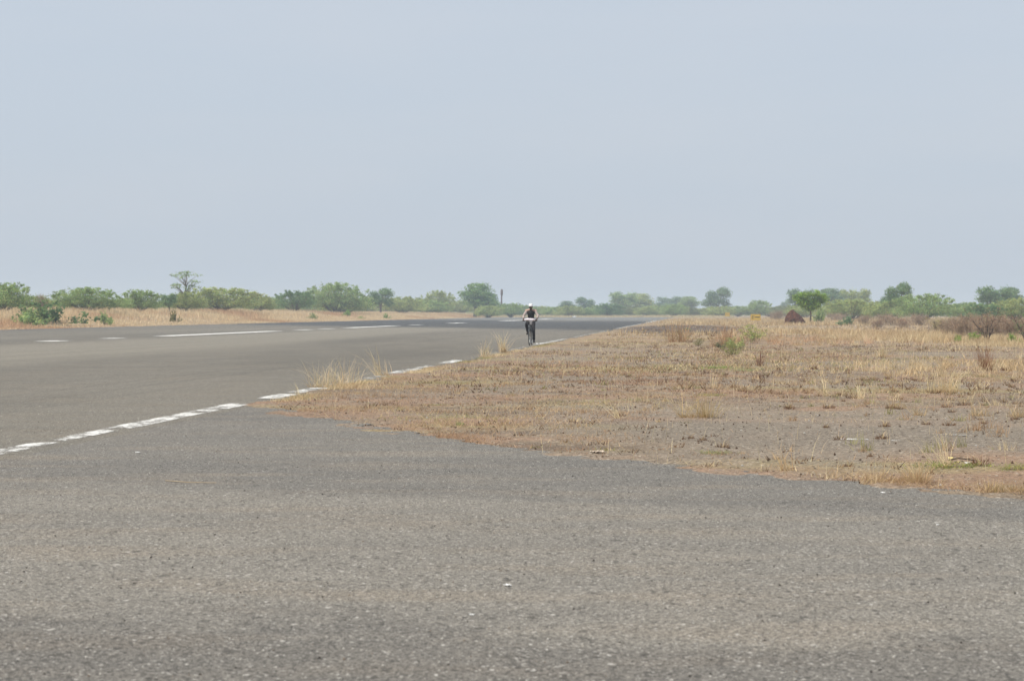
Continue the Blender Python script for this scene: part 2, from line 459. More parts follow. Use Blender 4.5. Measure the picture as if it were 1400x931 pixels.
# ------------------------------------------------------------------ vegetation materials
def leaf_mat(name, transl=.3):
    nt = NT(name)
    at = nt.n('Attribute', attribute_name="col"); oi = nt.n('ObjectInfo')
    c = nt.mix(1.0, at.outputs['Color'], oi.outputs['Color'], 'MULTIPLY')
    d = nt.n('BsdfDiffuse'); t = nt.n('BsdfTranslucent'); ms = nt.n('MixShader')
    nt.set(d.inputs['Color'], c); nt.set(t.inputs['Color'], c); ms.inputs[0].default_value = transl
    nt.t.links.new(d.outputs[0], ms.inputs[1]); nt.t.links.new(t.outputs[0], ms.inputs[2])
    return nt.done(ms)
M_LEAF = leaf_mat("leaves", .48)
M_BLADE = leaf_mat("dry_blades", .25)
M_BARK = simple("bark", (.20, .16, .12), .95, .4, 6, .1)
M_THORN = simple("thorn_wood", (.11, .085, .07), .95, .4, 6, .1)
M_DRYTWIG = simple("dry_twigs", (.36, .275, .205), .95, .4, 6, .1)

# ------------------------------------------------------------------ grass blades
def blades(P, h, w, lean, col, az=None, seg=2, r=rng):
    """numpy arrays per blade -> V, F(list), C"""
    n = len(P)
    az = r.random(n) * 2 * np.pi if az is None else az
    d = np.stack([np.cos(az), np.sin(az), np.zeros(n)], 1)
    sa = r.random(n) * 2 * np.pi
    s = np.stack([np.cos(sa), np.sin(sa), np.zeros(n)], 1)
    def pt(t):
        return P + d * (lean * t ** 1.7)[:, None] * 1 + np.stack([np.zeros(n), np.zeros(n), h * (t - .12 * t * t * (lean / (h + 1e-6)))], 1)
    if seg == 1:
        A, B, Cc = P - s * w[:, None] / 2, P + s * w[:, None] / 2, pt(np.ones(n))
        V = np.stack([A, B, Cc], 1).reshape(-1, 3); k = np.arange(n) * 3
        F = [np.stack([k, k + 1, k + 2], 1)]; m = 3
    else:
        M = pt(np.full(n, .55)); T = pt(np.ones(n))
        V = np.stack([P - s * w[:, None] / 2, P + s * w[:, None] / 2, M - s * w[:, None] * .38, M + s * w[:, None] * .38, T], 1).reshape(-1, 3)
        k = np.arange(n) * 5
        F = [np.stack([k, k + 1, k + 3], 1), np.stack([k, k + 3, k + 2], 1), np.stack([k + 2, k + 3, k + 4], 1)]; m = 5
    return V, F, np.repeat(col, m, 0)

def jcol(base, n, var=.22, hue=.06, r=rng):
    c = np.array(base)[None] * (1 + (r.random((n, 1)) - .5) * 2 * var)
    return np.clip(c * (1 + (r.random((n, 3)) - .5) * 2 * hue), 0.01, .9)

def merge(parts):
    Vs, Fs, Cs, o = [], [], [], 0
    for V, F, C in parts:
        Vs.append(V); Cs.append(C); Fs += [f + o for f in F]; o += len(V)
    return np.concatenate(Vs), Fs, np.concatenate(Cs)

TAN, STRAW, RUST, RED, OLIVE, GREEN = (.56, .425, .25), (.70, .575, .37), (.42, .285, .175), (.38, .235, .155), (.34, .32, .15), (.2, .32, .09)

def scatter(n, ulo, uhi, ylo, yhi):
    """random spots on the right-hand plain inside a wedge somewhat wider than the view"""
    Y = yhi * np.sqrt(rng.random(n) * (1 - (ylo / yhi) ** 2) + (ylo / yhi) ** 2)
    X = rng.uniform(-.30, .36, n) * Y + rng.uniform(-3, 3, n)
    u = X - SLOPE * Y
    k = (u > ulo) & (u < uhi) & (asphalt_depth(X, Y) < .12)
    return X[k], Y[k]

def field(X, Y, dens, h, w, lean, cols, wts, seg):
    """dens = keep probability array; cols picked by slowly varying patches"""
    k = rng.random(len(X)) < dens
    X, Y = X[k], Y[k]; n = len(X)
    Z = gz(X, Y)
    pick = fbm(X * .35, Y * .22, 21, 3) + rng.normal(0, .07, n)
    idx = np.searchsorted(np.cumsum(wts) / np.sum(wts), np.clip((pick - .22) / .56, 0, .999))
    col = np.array(cols)[idx] * (1 + (rng.random((n, 1)) - .5) * .5)
    hh = h * (.5 + rng.random(n)) * (.6 + .9 * fbm(X * .5, Y * .3, 31, 2))
    ww = w * (.7 + .6 * rng.random(n))
    return blades(np.stack([X, Y, Z - .01], 1), hh, ww, hh * lean * (.4 + rng.random(n)), col, None, seg)

parts = []
# near: creeping reddish mat and stubble
X, Y = scatter(420000, EDGE_U + .0, 60, 14.5, 46)
m = fbm(X * .30, Y * .19, 51, 4); m2 = fbm(X * 1.6, Y * 1.1, 57, 3)
bare = sstep(21.2, 22.8, Y + .42 * X) * sstep(27.8, 25.5, Y + .42 * X) * sstep(-.5, 2.0, X)
dens = (.05 + .95 * sstep(.47, .60, m)) * (.15 + .85 * sstep(.42, .60, m2)) * (1 - .8 * bare) * .62
parts.append(field(X, Y, dens, .058, .007, 1.3, [RED, RUST, RUST, TAN, OLIVE], [2, 2, 2, 2, 1.4], 1))
# ragged grass fringe on the bend's edge
nf = 36000
t = rng.random(nf) ** .8 * (len(P) * .62); ki = t.astype(int)
off = -np.abs(rng.normal(0, .16, nf)) * (.5 + 1.6 * fbm(t * .045, t * 0, 71, 3))
X = P[ki, 0] - nrm[ki, 0] * off * -1 * -1; Y = P[ki, 1] - nrm[ki, 1] * off * -1 * -1
sgn = np.where(asphalt_depth(X, Y) > .05, -1, 1)
X = P[ki, 0] + nrm[ki, 0] * np.abs(off) * np.where(nrm[ki, 0] > 0, 1, -1); Y = P[ki, 1] + nrm[ki, 1] * np.abs(off) * np.where(nrm[ki, 0] > 0, 1, -1)
dn_ = sstep(.46, .60, fbm(t * .06, t * 0 + 3, 75, 3))
left = X < 1.3
c1 = field(X[left], Y[left], dn_[left] * .8, .05, .006, 1.2, [RED, RUST, (.38, .21, .12)], [1, 1, 1], 1)
c2 = field(X[~left], Y[~left], dn_[~left], .10, .006, 1.3, [TAN, RUST, TAN, STRAW], [1, 1, 1, 1], 1)
parts += [c1, c2]
# along the runway's painted edge
Y = 30 + 60 * rng.random(16000) ** 1.4; X = EDGE_U + SLOPE * Y + np.abs(rng.normal(0, .25, len(Y))) - .08
parts.append(field(X, Y, sstep(.42, .6, fbm(Y * .5, Y * 0, 81, 3)), .07, .008, 1.2, [OLIVE, TAN, STRAW, RUST], [1, 1, 1, 1], 1))
# knotted stubble: little dark or pale knots of growth that break up the bare soil
def knots(n, ylo, yhi, size, nb, wid):
    X, Y = scatter(n, EDGE_U + .2 + .02 * ylo, 70, ylo, yhi)
    m = fbm(X * .22, Y * .12, 151, 3); k = rng.random(len(X)) < (.06 + .94 * sstep(.46, .58, m)); X, Y = X[k], Y[k]
    q = len(X); sz = size * (.4 + 1.1 * rng.random(q) ** 2)
    pal = np.array([(.16, .10, .065), (.20, .13, .08), (.30, .19, .11), (.42, .30, .18), (.28, .26, .12), (.60, .48, .30)])
    ci = rng.choice(6, q, p=[.26, .24, .16, .14, .10, .10])
    XX = np.repeat(X, nb) + rng.normal(0, 1, q * nb) * np.repeat(sz, nb) * .8; YY = np.repeat(Y, nb) + rng.normal(0, 1, q * nb) * np.repeat(sz, nb) * .8
    ok = asphalt_depth(XX, YY) < .05
    h = np.repeat(sz, nb) * (.4 + .9 * rng.random(q * nb)); col = pal[np.repeat(ci, nb)] * (.7 + .6 * rng.random((q * nb, 1)))
    XX, YY, h, col = XX[ok], YY[ok], h[ok], col[ok]
    return blades(np.stack([XX, YY, gz(XX, YY) - .008], 1), h, wid * (.7 + .6 * rng.random(len(h))), h * .8, col, None, 1)
parts.append(knots(7000, 15, 62, .050, 9, .014))
parts.append(knots(16000, 34, 135, .085, 8, .026))
parts.append(knots(9000, 100, 260, .13, 7, .06))
# thin single stalks
X, Y = scatter(5200, EDGE_U + .2, 60, 16, 75)
n_ = len(X); hs = .10 + .22 * rng.random(n_) ** 2
parts.append(blades(np.stack([X, Y, gz(X, Y)], 1), hs, .0025 + .00008 * Y, hs * .6 * rng.random(n_), jcol(STRAW, n_), None, 2))
V, F, C = merge(parts)
tag(obj("verge_grass", mesh_np("verge_grass", V, F, [M_BLADE], C)), "short reddish and straw grass creeping over the gravel verge", "grass", kind="stuff")

parts = []
# middle plain
# straw clumps standing thick on the right, russet ones near the runway
def clumps(n, ylo, yhi, ulo, uhi, h0, nb, wid, pal, s1):
    X, Y = scatter(n, ulo, uhi, ylo, yhi)
    m = fbm(X * .12, Y * .05, s1, 4); k = rng.random(len(X)) < sstep(.45, .56, m); X, Y = X[k], Y[k]
    q = len(X); sz = h0 * (.4 + .9 * rng.random(q)); ci = np.clip((fbm(X * .2, Y * .1, s1 + 5, 3) - .3) / .4 * len(pal) + rng.normal(0, .8, q), 0, len(pal) - 1).astype(int)
    rp = lambda a: np.repeat(a, nb, 0)
    h = rp(sz) * (.3 + .9 * rng.random(q * nb))
    XX = rp(X) + rng.normal(0, .35, q * nb) * rp(sz); YY = rp(Y) + rng.normal(0, .35, q * nb) * rp(sz)
    col = np.array(pal)[rp(ci)] * (.75 + .5 * rng.random((q * nb, 1)))
    return blades(np.stack([XX, YY, gz(XX, YY) - .01], 1), h, wid * (.6 + .8 * rng.random(q * nb)), h * (.1 + .9 * rng.random(q * nb)), col, None, 1)
parts.append(clumps(3200, 42, 84, 4, 60, .26, 34, .012, [TAN, STRAW, STRAW, (.62, .47, .28)], 201))
parts.append(clumps(6500, 80, 150, 4, 80, .34, 26, .024, [TAN, STRAW, STRAW, RUST, TAN], 211))
parts.append(clumps(2000, 84, 150, 1, 11, .42, 36, .020, [RUST, (.52, .33, .20), TAN, (.60, .42, .28)], 221))
parts.append(clumps(1050, 19, 62, 1.5, 40, .15, 28, .008, [TAN, STRAW, OLIVE, RUST], 231))
parts.append(clumps(700, 24, 80, -6, 6, .09, 26, .010, [OLIVE, RUST, TAN], 241))
X, Y = scatter(420000, EDGE_U + .1, 80, 44, 120)
m = fbm(X * .13, Y * .07, 61, 4); m2 = fbm(X * .9, Y * .5, 67, 3)
rightward = sstep(6, 16, X - SLOPE * Y + .05 * (Y - 45))
dens = (.04 + .5 * sstep(.46, .60, m) + .5 * rightward * sstep(.42, .55, m)) * (.15 + .85 * sstep(.40, .58, m2)) * .8
hh = .07 + .16 * rightward
dens = dens * (.15 + .85 * sstep(-6.4, -3.0 + .03 * (Y - 45), X - SLOPE * Y))
k = rng.random(len(X)) < dens
X, Y, hh = X[k], Y[k], hh[k]
low = hh < .12
parts.append(field(X[low], Y[low], np.ones(low.sum()), .085, .020, .9, [RUST, TAN, RED, OLIVE, TAN], [2, 2, 1.5, 1.2, 2], 1))
parts.append(field(X[~low], Y[~low], np.ones((~low).sum()), .30, .016, .6, [RUST, TAN, TAN, STRAW, STRAW], [1, 2, 2, 2, 2], 1))
# far plain: taller straw in drifts
X, Y = scatter(360000, EDGE_U + .3, 260, 112, 420)
u = X - SLOPE * Y
m = fbm(X * .06, Y * .03, 63, 4)
burnt = ((u + 1.5) / 5.5) ** 2 + ((Y - 165) / 44) ** 2 < 1
dens = (.08 + .92 * sstep(.40, .52, m)) * np.where(burnt, .02, 1) * .55 * sstep(-6.5, -1.0, u)
k = rng.random(len(X)) < dens
X, Y = X[k], Y[k]
parts.append(field(X, Y, np.ones(len(X)), .34, .05, .5, [RUST, TAN, TAN, STRAW, TAN], [1.4, 2, 2, 2, 2], 1))
V, F, C = merge(parts)
tag(obj("plain_grass", mesh_np("plain_grass", V, F, [M_BLADE], C)), "dry straw grass in drifts across the open plain", "grass", kind="stuff")

# left bank and the strip past the runway's end
n = 210000
Yb = 130 + 480 * rng.random(n) ** 1.15
ub = -56.2 - 30 * rng.random(n) ** 1.3
Xb = ub + SLOPE * Yb
k = Xb / Yb > -.36
Xb, Yb, ub = Xb[k], Yb[k], ub[k]
hb = .16 + .42 * sstep(-57, -66, ub)
m = fbm(Xb * .10, Yb * .05, 91, 4)
keep = rng.random(len(Xb)) < (.25 + .75 * sstep(.36, .5, m))
Xb, Yb, hb = Xb[keep], Yb[keep], hb[keep]
nb = len(Xb)
pick = fbm(Xb * .15, Yb * .06, 93, 3) + rng.normal(0, .08, nb)
idx = np.clip(((pick - .25) / .5 * 5).astype(int), 0, 4)
col = np.array([(.55, .36, .22), (.62, .45, .28), (.68, .53, .33), (.72, .58, .37), (.74, .60, .40)])[idx] * (1 + (rng.random((nb, 1)) - .5) * .4)
hh = hb * (.5 + rng.random(nb))
parts = [blades(np.stack([Xb, Yb, gz(Xb, Yb) - .02], 1), hh, .055 * (.6 + rng.random(nb)), hh * .5 * rng.random(nb), col, None, 1)]
n = 26000
Ye = 549 + 60 * rng.random(n); Xe = rng.uniform(-70, 10, n) + SLOPE * Ye
hh = .5 * (.5 + rng.random(n))
parts.append(blades(np.stack([Xe, Ye, gz(Xe, Ye)], 1), hh, .09 * (.6 + rng.random(n)), hh * .4, jcol((.56, .48, .29), n), None, 1))
V, F, C = merge(parts)
tag(obj("bank_grass", mesh_np("bank_grass", V, F, [M_BLADE], C)), "tan waist-high grass covering the bank beyond the runway", "grass", kind="stuff")

# loose stones on the asphalt
n = 9000
Y = 6 + 26 * rng.random(n) ** 1.3; X = rng.uniform(-.32, .32, n) * Y
k = asphalt_depth(X, Y) > .05
X, Y = X[k], Y[k]; n0 = len(X)
Xv, Yv = scatter(22000, EDGE_U + .3, 40, 15, 55)
X, Y = np.concatenate([X, Xv]), np.concatenate([Y, Yv]); n = len(X)
s = np.where(np.arange(n) < n0, .002 + .0055 * rng.random(n) ** 4, .004 + .014 * rng.random(n) ** 4)
zs = np.maximum(gz(X, Y), 0)
base = np.array([(1, 0, 0), (0, 1, 0), (-1, 0, 0), (0, -1, 0), (0, 0, .9), (0, 0, -.6)], float)
Vs = base[None] * s[:, None, None] * (.6 + .8 * rng.random((n, 6, 1)))
a = rng.random(n) * 6.28; ca, sa = np.cos(a), np.sin(a)
R = np.zeros((n, 3, 3)); R[:, 0, 0] = ca; R[:, 0, 1] = -sa; R[:, 1, 0] = sa; R[:, 1, 1] = ca; R[:, 2, 2] = 1
Vs = np.einsum('nij,nkj->nki', R, Vs) + np.stack([X, Y, zs + s * .3], 1)[:, None]
tri = np.array([(0, 1, 4), (1, 2, 4), (2, 3, 4), (3, 0, 4), (1, 0, 5), (2, 1, 5), (3, 2, 5), (0, 3, 5)])
F = (np.arange(n)[:, None, None] * 6 + tri[None]).reshape(-1, 3)
cc = np.where(rng.random((n, 1)) < np.where(np.arange(n) < n0, .38, .14)[:, None], np.array([[.50, .48, .44]]), np.where(rng.random((n, 1)) < .5, np.where((np.arange(n) < n0)[:, None], np.array([[.055, .05, .045]]), np.array([[.11, .075, .055]])), np.array([[.24, .20, .16]])))
tag(obj("loose_gravel", mesh_np("loose_gravel", Vs.reshape(-1, 3), F, [M_BLADE], np.repeat(cc, 6, 0))), "loose pale and dark chips of stone strewn over asphalt and verge", "gravel", kind="stuff")

# ------------------------------------------------------------------ grass tufts, tussocks
def tuft_mesh(name, n, h, spread, lean, col, wd=.006, seed=0, az0=None, droop=0.0):
    r = np.random.default_rng(seed)
    a = r.random(n) * 6.283; rad = spread * r.random(n) ** 1.1
    kc = r.integers(0, 6, n); cc = r.normal(0, .5, (6, 2)) * spread
    Pp = np.stack([np.cos(a) * rad * .6 + cc[kc, 0], np.sin(a) * rad * .6 + cc[kc, 1], np.full(n, -.01)], 1)
    az = a + r.normal(0, .9, n) if az0 is None else az0 + r.normal(0, .5, n)
    hh = h * (.25 + .85 * r.random(n) ** 1.3); ln = hh * lean * (.15 + 2.2 * r.random(n) ** 1.4)
    s1 = blades(Pp, hh, wd * (.7 + .6 * r.random(n)), ln, jcol(col, n, .25, .05, r), az, 2, r)
    m = n // 2                                                # dead brown base
    a = r.random(m) * 6.283; rad = spread * 1.15 * np.sqrt(r.random(m))
    Pb = np.stack([np.cos(a) * rad, np.sin(a) * rad * .8, np.full(m, -.01)], 1)
    hb = h * .18 * (.5 + r.random(m))
    s2 = blades(Pb, hb, wd * 1.6 * np.ones(m), hb * 1.5, jcol((col[0] * .7, col[1] * .6, col[2] * .5), m, .3, .05, r), None, 1, r)
    V, F, C = merge([s1, s2])
    return mesh_np(name, V, F, [M_BLADE], C)

TUFTS = [  # x, y base, blades, height px, half-width px, lean, colour, drift azimuth, label
    (456, 529, 150, 42, 46, .85, STRAW, None, "broad straw grass tuft growing over the white edge line nearest the bend"),
    (524, 514, 34, 40, 14, .9, STRAW, 2.7, "few tall leaning grass stalks just past the broad tuft on the edge line"),
    (410, 543, 10, 26, 8, .8, STRAW, 2.6, "tiny sparse grass sprig at the tip of the verge beside the edge line"),
    (662, 488, 40, 28, 10, .5, STRAW, None, "upright straw tuft on the edge line, left of the pair before the cyclist"),
    (690, 482, 46, 30, 9, .5, STRAW, None, "upright straw tuft on the edge line, right of the pair before the cyclist"),
    (955, 570, 130, 40, 30, .9, (.52, .40, .22), None, "arching golden grass tuft in the middle of the verge"),
    (848, 572, 16, 32, 14, .9, STRAW, 2.8, "sparse bent grass sprig beside a brown clod in mid verge"),
    (975, 531, 16, 30, 9, .35, STRAW, None, "few pale upright stalks on olive tuft behind the golden one"),
    (1074, 645, 30, 38, 12, .7, (.50, .36, .20), 2.0, "small amber grass sprig on the taxiway edge below the verge"),
    (1292, 641, 40, 56, 14, .65, STRAW, 2.2, "tall thin straw stalks beside the yellow litter"),
    (1238, 660, 220, 34, 44, .8, TAN, None, "wide low tan tuft on the taxiway edge below the yellow litter"),
    (1372, 672, 160, 20, 36, 1.0, (.44, .33, .17), None, "flattened tan tuft on the taxiway edge at the frame's right border"),
    (1292, 536, 150, 40, 26, .6, STRAW, None, "big pale straw tuft standing on the bare right-hand ground"),
    (1135, 542, 26, 40, 12, .9, STRAW, 2.9, "long arching straw blades bent to the left on bare ground"),
    (1174, 546, 28, 28, 9, .8, STRAW, 1.2, "small arching tuft just right of the bent straw blades"),
    (1222, 560, 26, 26, 10, .9, (.46, .33, .18), None, "loose short tuft below and left of the big pale tuft"),
    (1255, 569, 40, 22, 12, 1.0, TAN, None, "squat tan tuft directly below the big pale tuft"),
    (1184, 508, 60, 22, 18, .7, STRAW, None, "rounded pale tuft at the near end of the straw drifts"),
    (1346, 508, 60, 42, 12, .35, (.30, .16, .09), None, "spindly rust-red weed standing alone among straw"),
    (1340, 568, 60, 24, 18, .7, TAN, None, "tan tuft with dark base, left of the pair near the right border"),
    (1388, 570, 70, 26, 18, .7, TAN, None, "tan tuft with dark base touching the right border"),
    (1205, 488, 50, 26, 12, .5, STRAW, None, "pale tuft in the first straw drift right of the green creeper"),
    (985, 475, 90, 40, 22, .4, (.44, .28, .16), None, "tall russet grass clump left of the pale green weed"),
    (930, 468, 80, 34, 22, .4, (.46, .31, .18), None, "russet grass clump nearest the scorched ground"),
    (1040, 500, 30, 26, 8, .3, (.26, .15, .10), None, "dark reddish dead weed below the pale green weed"),
]
for k, (x, y, n, hp, wp, ln, col, az, lab) in enumerate(TUFTS):
    X, Y = px(x, y)
    h = hp / FPX * Y * 1.1; sp = wp / FPX * Y * .72
    wd = max(.0035, .00020 * Y); n = int(n * 1.5)
    o = obj("grass_tuft", tuft_mesh("grass_tuft", n, h, sp, ln, col, wd, 100 + k, az))
    o.location = (X, Y, float(gz(X, Y)) if float(asphalt_depth(np.array(X), np.array(Y))) < .3 else 0.0)
    tag(o, lab, "grass tuft", "grass tufts standing out on the verge")

def tussock_mesh(seed):
    r = np.random.default_rng(seed); n = 70
    a = r.random(n) * 6.283; rad = .10 * np.sqrt(r.random(n))
    Pp = np.stack([np.cos(a) * rad, np.sin(a) * rad, np.full(n, -.01)], 1)
    h = .105 * (.3 + r.random(n)) * (1.25 - rad / .12)
    s1 = blades(Pp, h, np.full(n, .012), h * .55, jcol((.20, .115, .065), n, .4, .06, r), a, 1, r)
    m = 14; a = r.random(m) * 6.283
    h = .13 * (.2 + 1.1 * r.random(m))
    s2 = blades(np.zeros((m, 3)), h, np.full(m, .007), h * .9, jcol(TAN, m, .2, .05, r), a, 2, r)
    V, F, C = merge([s1, s2])
    return mesh_np("brown_tussock", V, F, [M_BLADE], C)
TUS = [tussock_mesh(s) for s in range(5)]
spots = [(1148, 602), (1206, 600), (1210, 585), (1266, 583), (1297, 584), (1345, 582), (1098, 546), (1153, 550), (1219, 560), (1229, 560), (1301, 566), (1340, 574), (1364, 566), (1388, 573), (1112, 505), (1100, 522), (1142, 508), (1195, 521), (1250, 520), (1310, 535), (1328, 552), (1372, 550), (1390, 536), (1375, 508), (1262, 490), (1302, 490), (1205, 489), (1170, 487), (1160, 640), (1190, 625), (1340, 640), (945, 600), (960, 602), (988, 612), (1020, 536), (1005, 531), (848, 569), (1080, 560), (1130, 586), (990, 500), (975, 490), (950, 505), (1015, 535)]
for k in range(80):
    x = random.uniform(1060, 1400); y = random.uniform(478, 560); spots.append((x, y))
for k, (x, y) in enumerate(spots):
    X, Y = px(x, y)
    o = obj("brown_tussock", TUS[k % 5]); o.location = (X, Y, float(gz(X, Y)))
    s = random.uniform(.35, .95) * (.85 + .006 * Y); o.scale = (s * random.uniform(.75, 1.15), s, s); o.rotation_euler = (0, 0, random.uniform(0, 6.28))
    tag(o, "small cropped dark brown grass tussock on bare ground", "tussock", "cropped brown tussocks scattered over the verge")

# ------------------------------------------------------------------ woody plants
def tube(pts, rad, sides=6):
    pts = [Vector(p) for p in pts]; V, F = [], []
    for k, p in enumerate(pts):
        d = (pts[min(k + 1, len(pts) - 1)] - pts[max(k - 1, 0)]).normalized()
        a = d.orthogonal().normalized(); b = d.cross(a)
        for s in range(sides):
            t = 2 * math.pi * s / sides
            V.append(p + (a * math.cos(t) + b * math.sin(t)) * rad[k])
    for k in range(len(pts) - 1):
        for s in range(sides):
            q = (s + 1) % sides
            F.append((k * sides + s, k * sides + q, (k + 1) * sides + q, (k + 1) * sides + s))
    V = np.array([tuple(v) for v in V]); F = np.array(F)
    return V, F

def join_tubes(ts):
    Vs, Fs, o = [], [], 0
    for V, F in ts:
        Vs.append(V); Fs.append(F + o); o += len(V)
    return np.concatenate(Vs), np.concatenate(Fs)

def leaf_cloud(centres, n_each, rad, size, r, flat=.7, shade=(.55, 1.35)):
    """small bent leaf sprays (two triangles) gathered in clumps"""
    k = len(centres)
    c = np.repeat(centres, n_each, 0); n = len(c)
    off = r.normal(0, 1, (n, 3)) * np.repeat(rad, n_each)[:, None] * np.array([1, 1, flat])
    Pp = c + off
    nrm = r.normal(0, 1, (n, 3)) + np.array([0, 0, .5]); nrm /= np.linalg.norm(nrm, axis=1, keepdims=True)
    t = np.cross(nrm, r.normal(0, 1, (n, 3))); t /= np.linalg.norm(t, axis=1, keepdims=True)
    b = np.cross(nrm, t)
    s = size * (.6 + .8 * r.random(n))[:, None]
    V = np.stack([Pp - t * s, Pp + b * s * .42, Pp + t * s, Pp - b * s * .42 + nrm * s * .15], 1).reshape(-1, 3)
    i = np.arange(n) * 4
    F = [np.stack([i, i + 1, i + 2, i + 3], 1)]
    cl = np.repeat(r.uniform(shade[0], shade[1], k), n_each) * (.8 + .4 * r.random(n))
    C = np.repeat(cl[:, None] * np.stack([1 + .12 * r.normal(0, 1, n), np.ones(n), 1 + .1 * r.normal(0, 1, n)], 1), 4, 0)
    return V, F, np.clip(C, .1, 2)

def make_plant(kind, seed):
    """returns (wood mesh, leaf mesh, width, height)"""
    r = np.random.default_rng(seed)
    wood, cents, rads = [], [], []
    if kind == 'scrub':                      # broad thorn bush, foliage to the ground, feathery outline
        W, H, n_l = 7.0, 3.6, 15
        for k in range(n_l):
            x = r.uniform(-.40, .40) * W; y = r.uniform(-.3, .3) * W
            top = H * (1 - 1.5 * (abs(x) / W) ** 2) * r.uniform(.62, 1.0)
            lx, ly, lz = r.uniform(.9, 1.6), r.uniform(.8, 1.3), top * .36
            cz = top - lz
            wood.append(tube([(.02 * x, .02 * y, 0), (.5 * x, .55 * y, cz * .55), (x, y, cz), (x + r.normal(0, .3), y, top * .95)], [.07, .055, .035, .012], 4))
            m = 34
            d = r.normal(0, 1, (m, 3)); d /= np.linalg.norm(d, axis=1, keepdims=True)
            q = d * r.uniform(.55, 1.05, (m, 1)) * np.array([lx, ly, lz]) + np.array([x, y, cz])
            q = q[q[:, 2] > .12]; cents.append(q); rads.append(np.full(len(q), .22))
        for k in range(48):                  # whippy shoots above the outline
            x = r.uniform(-.4, .4) * W; y = r.uniform(-.25, .25) * W; z0 = H * (1 - 1.5 * (abs(x) / W) ** 2) * .75
            tip = np.array([x + r.normal(0, .5), y, z0 + r.uniform(.3, .95)])
            wood.append(tube([(.02 * x, .02 * y, 0), (.6 * x, .6 * y, z0 * .6), (x, y, z0 - .2), tuple(tip)], [.02, .016, .012, .005], 3))
            t = r.random((5, 1)); cents.append(np.array([x, y, z0])[None] * (1 - t) + tip[None] * t); rads.append(np.full(5, .10))
        ne, size = 22, .085
    elif kind == 'tree':                     # round-headed tree on a short trunk
        W, H = 5.0, 6.0
        wood.append(tube([(0, 0, -.1), (.08, .02, 1.0), (.0, .05, 2.1)], [.20, .16, .13], 7))
        for k in range(11):
            a = r.uniform(0, 6.28); rr = r.uniform(.25, 1.0) * W * .36; z = r.uniform(.38, .85) * H
            x, y = math.cos(a) * rr, math.sin(a) * rr
            wood.append(tube([(0, .05, r.uniform(1.3, 2.1)), (x * .5, y * .5, z * .72), (x, y, z)], [.10, .06, .02], 5))
            lx, lz = r.uniform(.75, 1.15), r.uniform(.6, .9)
            m = 40
            d = r.normal(0, 1, (m, 3)); d /= np.linalg.norm(d, axis=1, keepdims=True)
            q = d * r.uniform(.5, 1.05, (m, 1)) * np.array([lx, lx, lz]) + np.array([x, y, z])
            cents.append(q); rads.append(np.full(len(q), .19))
        ne, size = 16, .12
    elif kind == 'open':                     # sparse layered tree with sky showing through
        W, H = 4.2, 6.0
        wood.append(tube([(0, 0, -.1), (.1, 0, 1.6), (0, .1, 3.2), (.25, .1, 4.6)], [.13, .10, .07, .03], 6))
        for k in range(20):
            a = r.uniform(0, 6.28); rr = r.uniform(.35, 1.0) * W * .5; z = r.uniform(.58, .99) * H
            rr *= 1.05 - .75 * max(0, (z / H - .8)) / .2
            x, y = math.cos(a) * rr, math.sin(a) * rr
            z0 = max(2.0, z - 1.6)
            wood.append(tube([(.05, .05, z0), (x * .5, y * .5, z0 + (z - z0) * .6), (x, y, z)], [.045, .03, .01], 4))
            t = r.uniform(.55, 1.05, (7, 1))
            q = np.array([x, y, 0])[None] * t + np.array([0, 0, z])[None] + r.normal(0, .1, (7, 3)) * np.array([1, 1, .4])
            cents.append(q); rads.append(np.full(7, .15))
        ne, size = 7, .085
    elif kind == 'sapling':                  # the bright heart-shaped young tree
        W, H = 3.3, 3.9
        wood.append(tube([(0, 0, -.1), (.02, 0, .9), (0, 0, 1.8)], [.085, .075, .06], 7))
        for x, y, z, lx, lz in [(-.75, 0, 2.9, .72, .62), (.72, .1, 3.0, .78, .68), (0, .2, 2.45, .8, .6), (-.35, -.2, 3.25, .5, .45), (.5, -.25, 3.4, .48, .42), (-1.1, .1, 3.05, .42, .42), (1.15, 0, 2.9, .42, .42), (0, -.1, 1.75, .42, .36), (-.38, .1, 2.1, .55, .45), (.38, -.1, 2.1, .55, .45), (-.7, -.1, 2.5, .55, .5), (.75, .1, 2.5, .55, .5), (-.4, .3, 2.35, .6, .45), (.45, .2, 2.4, .6, .45)]:
            wood.append(tube([(0, 0, 1.3), (x * .5, y * .5, 1.3 + (z - 1.3) * .6), (x, y, z)], [.045, .03, .012], 4))
            m = 34
            d = r.normal(0, 1, (m, 3)); d /= np.linalg.norm(d, axis=1, keepdims=True)
            q = d * r.uniform(.45, 1.0, (m, 1)) * np.array([lx, lx, lz]) + np.array([x, y, z])
            cents.append(q); rads.append(np.full(len(q), .13))
        ne, size = 15, .085
    elif kind == 'dry':                      # leafless brown thicket
        W, H = 2.6, 1.5
        for k in range(150):
            x0, y0 = r.normal(0, .58, 2); a = r.uniform(0, 6.28); ln = r.uniform(.25, .75) * W * .42; h = r.uniform(.45, 1.05) * H
            x1, y1 = x0 + math.cos(a) * ln * .5, y0 + math.sin(a) * ln * .5
            x2, y2 = x0 + math.cos(a) * ln, y0 + math.sin(a) * ln
            wood.append(tube([(x0, y0, 0), (x1, y1, h * .6), (x2 + r.normal(0, .08), y2, h)], [.016, .011, .005], 3))
            for q in range(3):
                b = r.uniform(0, 6.28); wood.append(tube([(x1, y1, h * .6), (x1 + math.cos(b) * .3, y1 + math.sin(b) * .3, h * r.uniform(.65, 1.05))], [.009, .004], 3))
            t = r.random((2, 1)); cents.append(np.array([x1, y1, h * .6])[None] * (1 - t) + np.array([x2, y2, h])[None] * t); rads.append(np.full(2, .10))
        ne, size = 3, .045
    elif kind == 'thorn':                    # taller crooked half-bare thorn shrub
